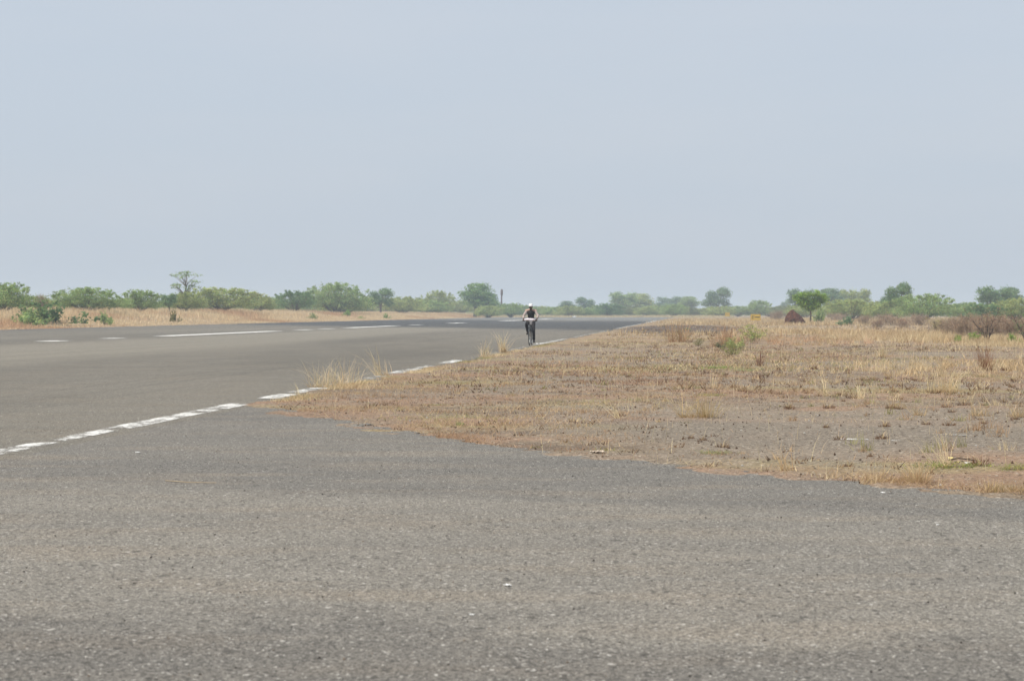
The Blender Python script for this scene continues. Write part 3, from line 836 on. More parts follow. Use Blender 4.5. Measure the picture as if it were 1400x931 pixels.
        W, H = 3.0, 2.4
        for k in range(7):
            a = k / 7 * 6.28 + r.normal(0, .3); ln = r.uniform(.5, 1.0) * W * .5
            p = [Vector((0, 0, 0))]
            for q in range(1, 5):
                t = q / 4; p.append(Vector((math.cos(a) * ln * t ** 1.3 + r.normal(0, .1), math.sin(a) * ln * t ** 1.3, H * t * r.uniform(.75, 1.0))))
            wood.append(tube(p, [.06, .05, .035, .022, .008], 4))
            for q in range(16):
                b = p[random.randint(1, 4)]; c2 = b + Vector((r.normal(0, .4), r.normal(0, .4), r.uniform(0, .5)))
                wood.append(tube([b, c2], [.014, .005], 3))
                if r.random() < .6:
                    cents.append(np.array([tuple(c2)])); rads.append(np.array([.14]))
        ne, size = 8, .06
    elif kind == 'leafy':                    # low broad-leaved green plant
        W, H = 2.4, 1.2
        for k in range(24):
            x, y = r.normal(0, .30, 2) * W * .8; z = H * r.uniform(.3, 1.0) * (1 - .7 * (abs(x) / (W * .55)) ** 2 if abs(x) < W * .55 else .3)
            z = max(z, .2)
            wood.append(tube([(x * .05, y * .05, 0), (x * .7, y * .7, z * .55), (x, y, z)], [.014, .010, .005], 3))
            t = r.uniform(.35, 1.05, (7, 1))
            q = np.array([x, y, z])[None] * t; q[:, :2] = q[:, :2] * .55 + np.array([x, y]) * .45; q += r.normal(0, .05, q.shape)
            cents.append(q); rads.append(np.full(7, .075))
        ne, size = 7, .085
    elif kind == 'feather':                  # pale feathery upright weed
        W, H = 1.0, .9
        for k in range(18):
            x, y = r.normal(0, .12, 2); a = r.uniform(0, 6.28); ln = r.uniform(.1, .42); h = H * r.uniform(.45, 1.0)
            tip = np.array([x + math.cos(a) * ln, y + math.sin(a) * ln, h])
            wood.append(tube([(x, y, 0), ((x + tip[0]) / 2, (y + tip[1]) / 2, h * .6), tuple(tip)], [.008, .006, .003], 3))
            t = r.uniform(.3, 1.0, (9, 1)); cents.append(np.array([x, y, 0])[None] * (1 - t) + tip[None] * t); rads.append(np.full(9, .04))
        ne, size = 9, .026
    else:                                    # 'creeper': flat green mat
        W, H = 2.6, .16
        q = np.stack([r.normal(0, .32, 90) * W * .8, r.normal(0, .16, 90) * W, np.abs(r.normal(0, .06, 90)) + .02], 1)
        for k in range(14):
            wood.append(tube([(0, 0, .02), tuple(q[k] * .5), tuple(q[k])], [.006, .005, .003], 3))
        cents.append(q); rads.append(np.full(90, .07)); ne, size = 10, .032
    wv, wf = join_tubes(wood)
    cen = np.concatenate(cents); rad = np.concatenate(rads)
    V, F, C = leaf_cloud(cen, ne, rad, size, r)
    V[:, 2] = np.maximum(V[:, 2], .01)
    z = V[:, 2]; H = float(np.percentile(z, 99.3)); W = float(np.percentile(V[:, 0], 98.5) - np.percentile(V[:, 0], 1.5))
    wm = M_DRYTWIG if kind == 'dry' else M_THORN if kind == 'thorn' else M_BARK
    return mesh_np(kind + "_wood", wv, wf, [wm], smooth=True), mesh_np(kind + "_leaves", V, F, [M_LEAF], C), W, H

PROTO = {}
for kd, ns in [('scrub', 4), ('tree', 3), ('open', 1), ('sapling', 1), ('dry', 2), ('thorn', 2), ('leafy', 3), ('feather', 2), ('creeper', 2)]:
    PROTO[kd] = [make_plant(kd, 40 + 7 * k + len(kd)) for k in range(ns)]

G_OL, G_MID, G_DK, G_BL, G_BR, G_YL, G_BROWN, G_GREY = (.430, .490, .195), (.355, .460, .185), (.225, .335, .150), (.225, .325, .175), (.300, .450, .110), (.440, .420, .160), (.46, .335, .225), (.30, .25, .19)
NAMES = {'scrub': ('thorn_bush', 'bush', 'stems', 'foliage'), 'tree': ('tree', 'tree', 'trunk', 'crown'), 'open': ('tree', 'tree', 'trunk', 'crown'), 'sapling': ('young_tree', 'tree', 'trunk', 'crown'), 'dry': ('dry_shrub', 'shrub', 'twigs', 'foliage'), 'thorn': ('dry_shrub', 'shrub', 'branches', 'foliage'), 'leafy': ('leafy_shrub', 'shrub', 'stems', 'foliage'), 'feather': ('weed', 'weed', 'stems', 'foliage'), 'creeper': ('creeping_plant', 'plant', 'stems', 'foliage')}
_cnt = 0
def plant(kind, x, Y, wpx, ytop, col, label, group=None, dy=None, ybase=None):
    """stand a plant at photo column x and depth Y with its real width and height from the photo's angular size"""
    global _cnt
    if x < 640 and Y > 200 and kind in ('scrub', 'tree', 'open', 'dry'):
        Y = max(Y, at_u(x, -73.0))               # everything on the left stands up on the bank
    X = (x - CX) / FPX * Y
    z = float(gz(X, Y))
    Wm = wpx / FPX * Y
    H = (HY - ytop) / FPX * Y + CAMH - z
    wm, lm, W0, H0 = PROTO[kind][_cnt % len(PROTO[kind])]; _cnt += 1
    nm, cat, wn, ln = NAMES[kind]
    s = (Wm / W0, (Wm / W0 + H / H0) / 2 if dy is None else dy, H / H0)
    e = empty(nm, (X, Y, z), 0.0, s)
    if random.random() < .5: e.rotation_euler = (0, 0, math.pi)
    tag(e, label, cat, group)
    w = obj(wn, wm, e); l = obj(ln, lm, e)
    l.color = (*col, 1); w.color = (1, 1, 1, 1)
    return e

LB = "bushes on the bank left of the runway"
P_ = plant
# left of the runway, from the left border towards the runway's end
P_('scrub', 2, 205, 74, 388, G_MID, "tall green thorn bush cut off by the left border", LB)
P_('scrub', 44, 232, 50, 405, G_OL, "low olive bush right of the one at the left border", LB)
P_('dry', 56, 214, 16, 401, G_GREY, "grey bare twiggy shrub poking above the leafy green one", LB)
P_('scrub', 118, 236, 96, 394, G_MID, "flat wide green bush above the bank, second group from the left", LB)
P_('scrub', 193, 250, 46, 397, G_MID, "small rounded green bush between the flat wide bush and open-crowned tree", LB)
P_('tree', 231, 228, 22, 402, G_DK, "small dark tree with a thin bare trunk standing in straw grass", LB)
P_('open', 253, 275, 40, 371, (.30, .40, .17), "slender open-crowned tree rising above the bushes on the left", "trees beyond the runway")
P_('scrub', 252, 262, 50, 400, G_OL, "olive bush at the foot of the open-crowned tree", LB)
P_('scrub', 302, 272, 96, 394, G_OL, "long olive green bush right of the open-crowned tree", LB)
P_('scrub', 352, 300, 44, 404, G_OL, "low bush closing the right end of the long olive one", LB)
P_('scrub', 403, 330, 56, 398, G_DK, "darker green bush before the tallest rounded thicket", LB)
P_('scrub', 458, 345, 84, 388, G_MID, "tallest broad thorn thicket on the left bank", LB)
P_('scrub', 470, 325, 70, 404, G_OL, "pale low bush in front of the tallest thicket", LB)
P_('tree', 521, 420, 36, 395, G_DK, "dark round bush standing apart right of the tallest thicket", LB)
P_('scrub', 548, 440, 60, 406, G_OL, "olive bush right of the dark round one", LB)
P_('scrub', 600, 470, 44, 398, G_OL, "tall greyish bush left of the bright round-headed tree", LB)
P_('scrub', 583, 430, 60, 411, G_MID, "low bush along the grass left of the bright round-headed tree", LB)
P_('scrub', 632, 480, 40, 411, G_OL, "low bush under the bright round-headed tree", LB)
P_('tree', 649, 520, 44, 388, (.235, .355, .115), "bright round-headed tree left of the tall thin mast", "trees beyond the runway")
P_('tree', 666, 560, 30, 399, G_BL, "bluish leaning tree between the bright tree and the mast", "trees beyond the runway")
P_('scrub', 698, 540, 36, 415, G_MID, "rounded green bush at the foot of the mast", LB)
P_('scrub', 668, 500, 36, 418, G_OL, "small pale bush at the grass edge left of the mast", LB)
for k, x in enumerate([-10, 22, 62, 84, 150, 168, 205, 226, 268, 335, 366, 382, 432, 500, 512, 536, 566, 612]):
    P_('scrub', x + random.uniform(-5, 5), at_u(x, -73) * random.uniform(1.14, 1.4), random.uniform(44, 66), 410 + random.uniform(-3, 4), random.choice([G_OL, G_MID, G_OL, (.34, .42, .19)]), "low hazy green bush filling the row behind the left bank", "second row of bushes behind the left bank")
P_('leafy', 64, at_u(64, -62.5), 96, 412, (.16, .25, .10), "sprawling dark leafy shrub in the bank grass at far left", "shrubs in the bank grass")
P_('leafy', 38, at_u(38, -62), 46, 421, G_MID, "side clump of leafy green beside the sprawling dark shrub", "shrubs in the bank grass")
P_('leafy', 143, at_u(143, -60), 18, 426, G_MID, "small leafy shrub alone at the runway edge on the left", "shrubs in the bank grass")
P_('leafy', 238, at_u(238, -60), 14, 424, (.27, .26, .08), "small olive and russet shrub below the open-crowned tree", "shrubs in the bank grass")
P_('leafy', 428, at_u(428, -62), 14, 428, G_OL, "faint olive shrub in straw below the darker green bush", "shrubs in the bank grass")
P_('leafy', 475, at_u(475, -64), 12, 423, G_BR, "bright green shrub in straw below the tallest thicket", "shrubs in the bank grass")
P_('leafy', 528, at_u(528, -60), 10, 428, G_BR, "tiny bright green shrub in straw below the dark round bush", "shrubs in the bank grass")
P_('leafy', 493, at_u(493, -60), 10, 432, G_OL, "tiny olive sprig in straw between two bright green shrubs", "shrubs in the bank grass")
# beyond the far end
FE = "trees and bushes beyond the far end of the runway"
P_('tree', 777, 720, 22, 412, G_BL, "small dark tree top right of the cyclist's cap", FE)
P_('tree', 800, 700, 28, 407, G_BL, "dark rounded tree behind the far end, right of the cyclist", FE)
P_('tree', 850, 720, 34, 400, G_MID, "left half of the pale double-crowned tree behind the far end", FE)
P_('tree', 874, 735, 32, 402, G_OL, "right half of the pale double-crowned tree behind the far end", FE)
P_('tree', 895, 850, 14, 414, G_BL, "tiny bluish tree just right of the double-crowned tree", FE)
P_('tree', 920, 850, 36, 406, G_BL, "bluish rounded tree on the skyline left of the lone tree", FE)
P_('tree', 944, 760, 28, 406, G_MID, "greener tree beside the bluish one on the skyline", FE)
P_('tree', 982, 640, 36, 394, G_BL, "lone dark round tree above the yellow signs", FE)
P_('scrub', 833, 575, 36, 415, G_DK, "dark stemmed bush at the end of the asphalt", FE)
P_('scrub', 1038, 600, 30, 411, G_MID, "rounded green bush above the larger yellow sign", FE)
P_('tree', 1074, 900, 14, 411, G_BL, "tiny faint blue tree between yellow sign and young tree", FE)
lab = "low green scrub bush in the thicket beyond the runway end"
for k, x in enumerate(range(716, 1075, 21)):
    P_('scrub', x + random.uniform(-6, 6), 575 + random.uniform(0, 60), random.uniform(32, 48), 418 + random.uniform(-2, 4), random.choice([G_OL, G_MID, G_MID, (.26, .29, .13)]), lab, "thicket beyond the runway end")
# right-hand side
RT = "trees on the right-hand skyline"
P_('tree', 1092, 520, 34, 396, G_BL, "hazy round tree behind the young tree, on its left", RT)
P_('tree', 1133, 520, 38, 395, G_BL, "hazy round tree behind the young tree, on its right", RT)
P_('tree', 1158, 540, 26, 397, G_OL, "left half of the hazy twin tree right of the young tree", RT)
P_('tree', 1178, 540, 28, 396, G_OL, "right half of the hazy twin tree right of the young tree", RT)
P_('tree', 1211, 620, 18, 406, G_BL, "tiny faint tree left of the dark lobed tree", RT)
P_('tree', 1228, 330, 38, 388, G_DK, "dark lobed tree standing highest on the right", RT)
P_('tree', 1356, 380, 46, 393, G_DK, "dark bushy tree near the right border, left crown of two", RT)
P_('tree', 1382, 395, 34, 394, G_BL, "paler bushy tree at the right border, right crown of two", RT)
P_('sapling', 1108, 236, 42, 398, (.300, .440, .085), "bright green young tree with heart-shaped crown and bare trunk", RT)
RB = "bushes on the right-hand plain"
P_('leafy', 1121, 262, 14, 419, G_MID, "small green bush close behind the young tree's trunk", RB)
P_('scrub', 1165, 340, 90, 410, G_OL, "wide olive bush right of the young tree", RB)
P_('scrub', 1262, 300, 78, 403, G_MID, "domed green thorn bush right of the dark lobed tree", RB)
P_('scrub', 1212, 330, 64, 413, G_OL, "low olive bush below the dark lobed tree", RB)
P_('scrub', 1322, 320, 70, 414, G_MID, "low green bush between domed bush and dark bushy tree", RB)
P_('scrub', 1388, 290, 64, 408, G_OL, "yellowish bush below the paler tree at the right border", RB)
P_('scrub', 1345, 265, 50, 416, G_DK, "dark low bush in front of the dark bushy tree", RB)
P_('leafy', 1159, 200, 20, 431, G_BL, "small grey-green round shrub on the straw right of the young tree", RB)
P_('scrub', 1098, 420, 50, 417, G_OL, "pale low bush behind the termite mound", RB)
DS = "dry brown shrubs on the right-hand plain"
P_('dry', 1182, 215, 26, 430, G_BROWN, "brown bare shrub just right of the grey-green round shrub", DS)
P_('dry', 1213, 205, 40, 428, G_BROWN, "wide dull brown shrub in the middle of the dry row", DS)
P_('dry', 1200, 180, 22, 437, (.28, .13, .075), "low rust-coloured shrub before the wide dull brown one", DS)
P_('dry', 1234, 175, 22, 434, (.28, .11, .07), "deep red-brown upright shrub in the dry row", DS)
P_('dry', 1255, 210, 40, 428, G_BROWN, "grey-brown shrub beneath the domed green bush", DS)
P_('dry', 1285, 150, 30, 436, G_YL, "straw-coloured leafy shrub left of the big bare thicket", DS)
P_('thorn', 1281, 135, 30, 434, G_YL, "yellowish half-bare shrub at the left foot of the big thicket", DS)
P_('dry', 1318, 104, 40, 430, G_BROWN, "left clump of the big bare brown thicket", DS)
P_('dry', 1340, 100, 38, 428, G_BROWN, "middle clump of the big bare brown thicket", DS)
P_('thorn', 1350, 93, 62, 420, G_BROWN, "crooked dark-branched thorn shrub rising from the big brown thicket", DS)
P_('dry', 1378, 100, 44, 430, (.22, .12, .08), "reddish right clump of the big bare brown thicket", DS)
P_('thorn', 1402, 92, 44, 416, G_DK, "dark leafy thorn shrub cut off by the right border", DS)
for k, (x, Y, w, yt, c) in enumerate([(1300, 118, 40, 433, G_BROWN), (1328, 112, 46, 430, (.33, .23, .18)), (1362, 110, 50, 429, (.36, .21, .14)), (1392, 108, 44, 431, G_BROWN), (1412, 98, 40, 428, G_BROWN), (1352, 120, 60, 430, G_YL)]):
    P_('dry', x, Y, w, yt, c, "tangled dry brown shrub within the big thicket by the right border", "tangle of the big brown thicket")
P_('dry', 1063, 330, 30, 424, G_BROWN, "hazy brown shrub behind the termite mound, on its left", DS)
P_('dry', 1145, 300, 36, 427, G_BROWN, "hazy brown shrub behind the small bush by the young tree", DS)
WD = "green weeds on the verge"
P_('leafy', 1333, 95, 26, 454, G_BR, "bright green weed patch at the foot of the big brown thicket", WD)
P_('leafy', 1310, 90, 12, 458, G_BR, "small bright green weed left of the thicket's green patch", WD)
P_('leafy', 1384, 88, 16, 456, G_BR, "green weed below the reddish clump near the right border", WD)
P_('feather', 1029, 94, 34, 444, (.50, .54, .20), "pale green feathery weed standing below the larger yellow sign", WD)
P_('feather', 1006, 72, 34, 459, (.48, .52, .22), "pale green weed stretching left below the feathery one", WD)
P_('feather', 1000, 62, 26, 470, (.42, .43, .18), "straggly olive weed nearest the flat creeper", WD)
P_('feather', 986, 74, 22, 466, (.26, .26, .15), "dull grey-green weed at the foot of the russet clump", WD)
P_('feather', 955, 80, 14, 463, (.32, .32, .15), "small olive weed left of the dull grey-green one", WD)
P_('leafy', 938, 152, 10, 448, G_DK, "small dark plant on the straw near the scorched ground", WD)
P_('creeper', 982, 48.5, 46, 499, (.34, .46, .13), "flat bright green creeper on the brown verge", WD)
P_('creeper', 1020, 47, 44, 503, (.44, .48, .24), "paler trailing end of the bright green creeper", WD)
P_('creeper', 972, 33, 44, 537, (.38, .38, .13), "olive creeping patch under pale stalks behind the golden tuft", WD)
P_('creeper', 975, 19.5, 50, 615, (.36, .38, .16), "thin olive creeping plant above the taxiway edge", WD)
P_('creeper', 1300, 17.6, 120, 629, (.34, .36, .13), "olive creeping patch around the yellow litter", WD)
P_('creeper', 628, 24.5, 12, 576, (.2, .36, .08), "tiny green sprout on the near verge left of centre", WD)
P_('creeper', 590, 30.0, 60, 552, (.40, .38, .16), "faint olive creeping patch in the verge's tip", WD)
P_('creeper', 1390, 17.4, 50, 632, (.38, .38, .14), "olive creeping patch touching the right border", WD)

# far-off mass of scrub closing the horizon
n = 42000
Yf = rng.uniform(660, 1250, n); Xf = rng.uniform(-.36, .38, n) * Yf
Hf = 1.0 + 3.2 * fbm(Xf * .035, Yf * .02, 44, 4) ** 1.3
zf = Hf * rng.random(n) ** .6
s = .55
nrm_ = rng.normal(0, 1, (n, 3)); nrm_ /= np.linalg.norm(nrm_, axis=1, keepdims=True)
t_ = np.cross(nrm_, rng.normal(0, 1, (n, 3))); t_ /= np.linalg.norm(t_, axis=1, keepdims=True); b_ = np.cross(nrm_, t_)
Pp = np.stack([Xf, Yf, zf + gz(Xf, Yf)], 1)
Vf = np.stack([Pp - t_ * s, Pp + b_ * s * .6, Pp + t_ * s, Pp - b_ * s * .6], 1).reshape(-1, 3)
i = np.arange(n) * 4
cf = np.repeat(np.array([(.28, .36, .16)]) * (.6 + .8 * fbm(Xf * .05, Yf * .05, 47, 2)[:, None]), 4, 0)
tag(obj("distant_scrub", mesh_np("distant_scrub", Vf, [np.stack([i, i + 1, i + 2, i + 3], 1)], [M_LEAF], cf)), "far-off band of hazy scrub along the horizon", "scrub", kind="stuff")

# ------------------------------------------------------------------ termite mound
def lump(name, w, h, seed, mat, rough=.14, n=28, m=20, power=1.3):
    V, F = [], []
    for j in range(m + 1):
        t = j / m
        for k in range(n):
            a = 2 * math.pi * k / n
            rr = (w / 2) * (1 - t ** power) ** .85 + .02
            nz = float(fbm(math.cos(a) * 2.2 + seed, math.sin(a) * 2.2 + t * 2.5, seed, 4)) - .5
            rr *= 1 + nz * rough * 6
            V.append((math.cos(a) * rr - .12 * w * t, math.sin(a) * rr * .85, t * h * (1 + .25 * nz) - .05))
    for j in range(m):
        for k in range(n):
            q = (k + 1) % n
            F.append((j * n + k, j * n + q, (j + 1) * n + q, (j + 1) * n + k))
    V.append((0, 0, h)); c = len(V) - 1
    T = [(m * n + k, m * n + (k + 1) % n, c) for k in range(n)]
    return mesh_np(name, V, [np.array(F), np.array(T)], [mat], smooth=True)
M_TERM = simple("termite_earth", (.115, .052, .034), .95, .55, 5, .05, bump=.3)
X, Y = (1087 - CX) / FPX * 226, 226
o = obj("termite_mound", lump("termite_mound", 2.4, 1.6, 4, M_TERM, .17, 40, 30, 1.45)); o.location = (X, Y, float(gz(X, Y)))
tag(o, "dark red-brown termite mound left of the young tree", "termite mound")
X, Y = px(848, 569)
M_CLOD = simple("brown_clod", (.11, .062, .040), .95, .4, 30, .05, bump=.01)
for x, y, w, h, lab in [(848, 570, .16, .045, "brown earth clod beside the bent grass sprig in mid verge"), (935, 601, .20, .03, "flat dark clod on the verge above the taxiway edge"), (1128, 585, .14, .03, "flat dark clod on the grey gravel left of the faded marks"), (962, 601, .16, .03, "dark clod just right of the flat one above the taxiway edge"), (1022, 537, .3, .05, "long brown earth ridge right of the pale stalks")]:
    X, Y = px(x, y); o = obj("earth_clod", lump("earth_clod", w, h, int(x), M_CLOD, .2, 14, 7)); o.location = (X, Y, float(gz(X, Y))); tag(o, lab, "clod", "clods on the verge")

# ------------------------------------------------------------------ mast, signs
def box_bm(bm, c, s, rot=None):
    r = bmesh.ops.create_cube(bm, size=1.0)['verts']
    M = Matrix.Translation(Vector(c)) @ (rot.to_4x4() if rot else Matrix()) @ Matrix.Diagonal((*s, 1))
    bmesh.ops.transform(bm, matrix=M, verts=r)
    return r

def bm_obj(name, bm, mat, parent=None, bevel=0.0, smooth=False):
    if bevel:
        bmesh.ops.bevel(bm, geom=bm.edges[:], offset=bevel, segments=2, affect='EDGES', clamp_overlap=True)
    me = bpy.data.meshes.new(name); bm.to_mesh(me); bm.free(); me.materials.append(mat)
    for p in me.polygons: p.use_smooth = smooth
    return obj(name, me, parent)

M_MAST = simple("weathered_mast", (.13, .09, .08), .8, .3, 3)
Ym = 600; Xm = (685.5 - CX) / FPX * Ym
mast = tag(empty("mast", (Xm, Ym, float(gz(Xm, Ym)))), "tall thin brown mast with a thicker head above the bushes", "mast")
V, F = tube([(0, 0, 0), (.03, 0, 2.5), (.05, 0, 5), (.1, 0, 8.0)], [.34, .28, .23, .2], 10); obj("post", mesh_np("post", V, F, [M_MAST], smooth=True), mast)
V, F = tube([(.09, 0, 6.4), (.1, 0, 6.7), (.12, 0, 8.0), (.12, 0, 8.35)], [.22, .38, .36, .16], 10); obj("head", mesh_np("head", V, F, [M_MAST], smooth=True), mast)

M_YEL = simple("sign_yellow", (.62, .42, .07), .6, .15, 3)
M_YELB = simple("sign_frame_yellow", (.50, .31, .05), .6, .15, 3)
M_INK = simple("sign_black", (.06, .045, .02), .6, .1, 3)
M_STEEL = simple("galvanised_steel", (.35, .34, .32), .5, .15, 6, .4)
def sign(x, Y, W, H, zb, label, marks):
    X = (x - CX) / FPX * Y
    e = tag(empty("taxiway_sign", (X, Y, float(gz(X, Y)))), label, "sign", "yellow signs beside the runway")
    bm = bmesh.new(); box_bm(bm, (0, 0, zb + H / 2), (W, .12, H)); bm_obj("panel", bm, M_YEL, e, .02)
    bm = bmesh.new()
    for sx in (-1, 1): box_bm(bm, (sx * (W / 2 - .03), -.063, zb + H / 2), (.06, .012, H - .02))
    for sz in (0, 1): box_bm(bm, (0, -.0632, zb + .03 + sz * (H - .06)), (W - .12, .0118, .06))
    bm_obj("frame", bm, M_YELB, e)
    for sx in (-1, 1):
        bm = bmesh.new(); box_bm(bm, (sx * W * .36, .0, zb / 2 - .05), (.07, .07, zb + .1)); bm_obj("leg", bm, M_STEEL, e)
    for cx, cz, w, h in marks:
        bm = bmesh.new(); box_bm(bm, (cx, -.062, zb + cz), (w, .008, h)); bm_obj("mark", bm, M_INK, e)
sign(1033, 272, 1.38, .88, .22, "larger yellow sign with dark marks standing in the straw", [(-.46, .44, .09, .50), (-.26, .44, .06, .50), (.22, .46, .70, .13)])
sign(994.5, 420, 1.0, .78, .45, "smaller distant yellow sign half hidden left of the larger one", [(0, .40, .8, .10)])

# ------------------------------------------------------------------ litter
M_WHITE = simple("white_scrap", (.78, .78, .76), .7, .1, 20)
M_YLIT = simple("yellow_wrapper", (.70, .60, .25), .6, .15, 20, .5)
def scrap(x, y, w, label, mat, seed, name="paper_scrap", cat="litter", crumple=.4, z0=None):
    X, Y = px(x, y); r = np.random.default_rng(seed); n = 7
    g = np.linspace(-.5, .5, n); A, B = np.meshgrid(g, g)
    Z = (r.random(A.shape)) * w * crumple * .5
    Vv = np.stack([A * w + r.normal(0, w * .04, A.shape), B * w * .7 + r.normal(0, w * .04, A.shape), Z + .004], -1).reshape(-1, 3)
    i = np.arange(n - 1)[:, None] * n + np.arange(n - 1)[None]; Ff = np.stack([i, i + 1, i + n + 1, i + n], -1).reshape(-1, 4)
    k = r.random(len(Ff)) > .12
    o = obj(name, mesh_np(name, Vv, Ff[k], [mat], smooth=False)); o.location = (X, Y, max(0, float(gz(X, Y)))); o.rotation_euler = (0, 0, r.random() * 6)
    md = o.modifiers.new("thick", 'SOLIDIFY'); md.thickness = .0015
    tag(o, label, cat); return o
scrap(694, 801, .040, "white paper scrap lying alone on the near asphalt", M_WHITE, 1)
scrap(188, 619, .045, "white chip lying on the taxiway below the edge line", M_WHITE, 2, "white_chip", "chip")
scrap(645, 841, .02, "small white chip on the near asphalt below the paper scrap", M_WHITE, 9, "white_chip", "chip")
scrap(1282, 718, .025, "white chip on the asphalt below the tan tufts at right", M_WHITE, 10, "white_chip", "chip")
scrap(1207, 674, .035, "white chip on asphalt just below the wide tan tuft", M_WHITE, 12, "white_chip", "chip")
scrap(1300, 630, .045, "yellow wrapper caught under the tall straw stalks", M_YLIT, 3, "wrapper", "litter", .8)
scrap(1310, 636, .03, "yellow shred of wrapper beside the dark stick", M_YLIT, 6, "wrapper", "litter", .8)
scrap(1322, 638, .04, "pale crumpled scrap right of the yellow wrapper", M_WHITE, 4, "paper_scrap", "litter", .7)
scrap(816, 621, .14, "whitish flattened scrap on the red grass at the taxiway edge", simple("bleached", (.6, .5, .4), .8), 5, crumple=.25)
scrap(738, 470.5, .30, "white patch of litter at the foot of the cyclist", M_WHITE, 8, crumple=.3)
scrap(785, 434.2, 1.1, "small white object on the far runway", M_WHITE, 7, "white_object", "litter", .9)
X, Y = px(1318, 634)
V, F = tube([(-.13, .02, .02), (-.05, .0, .035), (.04, -.01, .025), (.13, -.03, .012)], [.006, .006, .005, .003], 6)
o = obj("stick", mesh_np("stick", V, F, [simple("dark_stick", (.05, .035, .025), .9)], smooth=True)); o.location = (X, Y, max(0, float(gz(X, Y)))); tag(o, "short dark stick lying beside the yellow wrapper", "stick")
a = px(226, 658); b = px(258, 661); c = px(296, 661)
V, F = tube([(a[0], a[1], .008), (b[0], b[1], .012), (c[0], c[1], .008)], [.003, .0035, .002], 5)
tag(obj("straw_stalk", mesh_np("straw_stalk", V, F, [simple("straw", (.42, .33, .21), .8)], smooth=True)), "single dry straw stalk lying on the taxiway", "straw")

# ------------------------------------------------------------------ bicycle and rider (local frame: travels towards -Y)
YB = 84.0; XB = (725.5 - CX) / FPX * YB
HEAD = -math.atan(SLOPE)
M_BLK = simple("black_rubber", (.025, .025, .025), .7, .2, 20)
M_FRM = simple("bicycle_paint", (.03, .035, .04), .35, .15, 10, .5)
M_CHR = simple("bare_metal", (.62, .61, .58), .3, .1, 10, .5, .8)
bike = tag(empty("bicycle", (XB, YB, .0), HEAD), "dark bicycle ridden towards the viewer along the edge line", "bicycle")

def torus(name, R, r, mat, parent, seg=40, sd=8, squash=1.0):
    V, F = [], []
    for a in range(seg):
        t = 2 * math.pi * a / seg
        for b in range(sd):
            q = 2 * math.pi * b / sd
            rr = R + r * math.cos(q)
            V.append((r * squash * math.sin(q), math.cos(t) * rr, math.sin(t) * rr))
    for a in range(seg):
        for b in range(sd):
            F.append((a * sd + b, a * sd + (b + 1) % sd, ((a + 1) % seg) * sd + (b + 1) % sd, ((a + 1) % seg) * sd + b))
    return obj(name, mesh_np(name, V, np.array(F), [mat], smooth=True), parent)

def wheel(y):
    w = bpy.data.objects.new("wheel", None); link(w, bike); w.location = (0, y, .345)
    torus("tyre", .325, .022, M_BLK, w); torus("rim", .298, .012, M_CHR, w, squash=1.4)
    ts = [tube([(-.05, 0, 0), (.05, 0, 0)], [.022, .022], 8)]
    for k in range(28):
        t = 2 * math.pi * k / 28; s = .03 if k % 2 else -.03
        ts.append(tube([(s, math.cos(t + .3) * .02, math.sin(t + .3) * .02), (0, math.cos(t) * .295, math.sin(t) * .295)], [.0018, .0018], 3))
    V, F = join_tubes(ts); obj("spokes", mesh_np("spokes", V, F, [M_CHR], smooth=True), w)
wheel(-.56); wheel(.50)
def part(name, tubes, mat, parent=bike):
    V, F = join_tubes(tubes); return obj(name, mesh_np(name, V, F, [mat], smooth=True), parent)
part("frame", [tube([(0, -.40, .90), (0, -.43, .76)], [.02, .02], 8), tube([(0, -.41, .87), (0, .20, .86)], [.016, .016], 8), tube([(0, -.425, .78), (0, .08, .29)], [.018, .018], 8), tube([(0, .08, .29), (0, .24, .96)], [.016, .014], 8),
               tube([(.02, .08, .29), (.05, .50, .345)], [.010, .009], 6), tube([(-.02, .08, .29), (-.05, .50, .345)], [.010, .009], 6), tube([(.02, .21, .84), (.05, .50, .345)], [.009, .008], 6), tube([(-.02, .21, .84), (-.05, .50, .345)], [.009, .008], 6)], M_FRM)
part("fork", [tube([(.045, -.44, .74), (.05, -.50, .5), (.05, -.56, .345)], [.014, .012, .010], 6), tube([(-.045, -.44, .74), (-.05, -.50, .5), (-.05, -.56, .345)], [.014, .012, .010], 6), tube([(-.05, -.44, .74), (.05, -.44, .74)], [.016, .016], 6)], M_FRM)
part("handlebar", [tube([(0, -.40, .90), (0, -.41, 1.03)], [.014, .014], 6), tube([(-.29, -.34, 1.05), (-.2, -.41, 1.05), (0, -.42, 1.035), (.2, -.41, 1.05), (.29, -.34, 1.05)], [.012] * 5, 6)], M_CHR)
part("grip", [tube([(-.31, -.325, 1.05), (-.22, -.395, 1.05)], [.018, .018], 8)], M_BLK); part("grip", [tube([(.31, -.325, 1.05), (.22, -.395, 1.05)], [.018, .018], 8)], M_BLK)
part("saddle", [tube([(0, .05, .99), (0, .12, 1.0), (0, .25, .995), (0, .34, 1.0)], [.02, .035, .085, .06], 10)], M_BLK)
part("crank", [tube([(.07, .08, .29), (.09, .085, .12)], [.012, .010], 6), tube([(-.07, .08, .29), (-.09, .075, .46)], [.012, .010], 6), tube([(-.075, .08, .29), (.075, .08, .29)], [.02, .02], 8)], M_CHR)
for sx, z in ((1, .12), (-1, .46)):
    bm = bmesh.new(); box_bm(bm, (sx * .145, .08, z), (.10, .08, .022)); bm_obj("pedal", bm, M_BLK, bike, .004)
torus("chainring", .085, .006, M_CHR, bike, 24, 5).location = (.045, .08, .29)
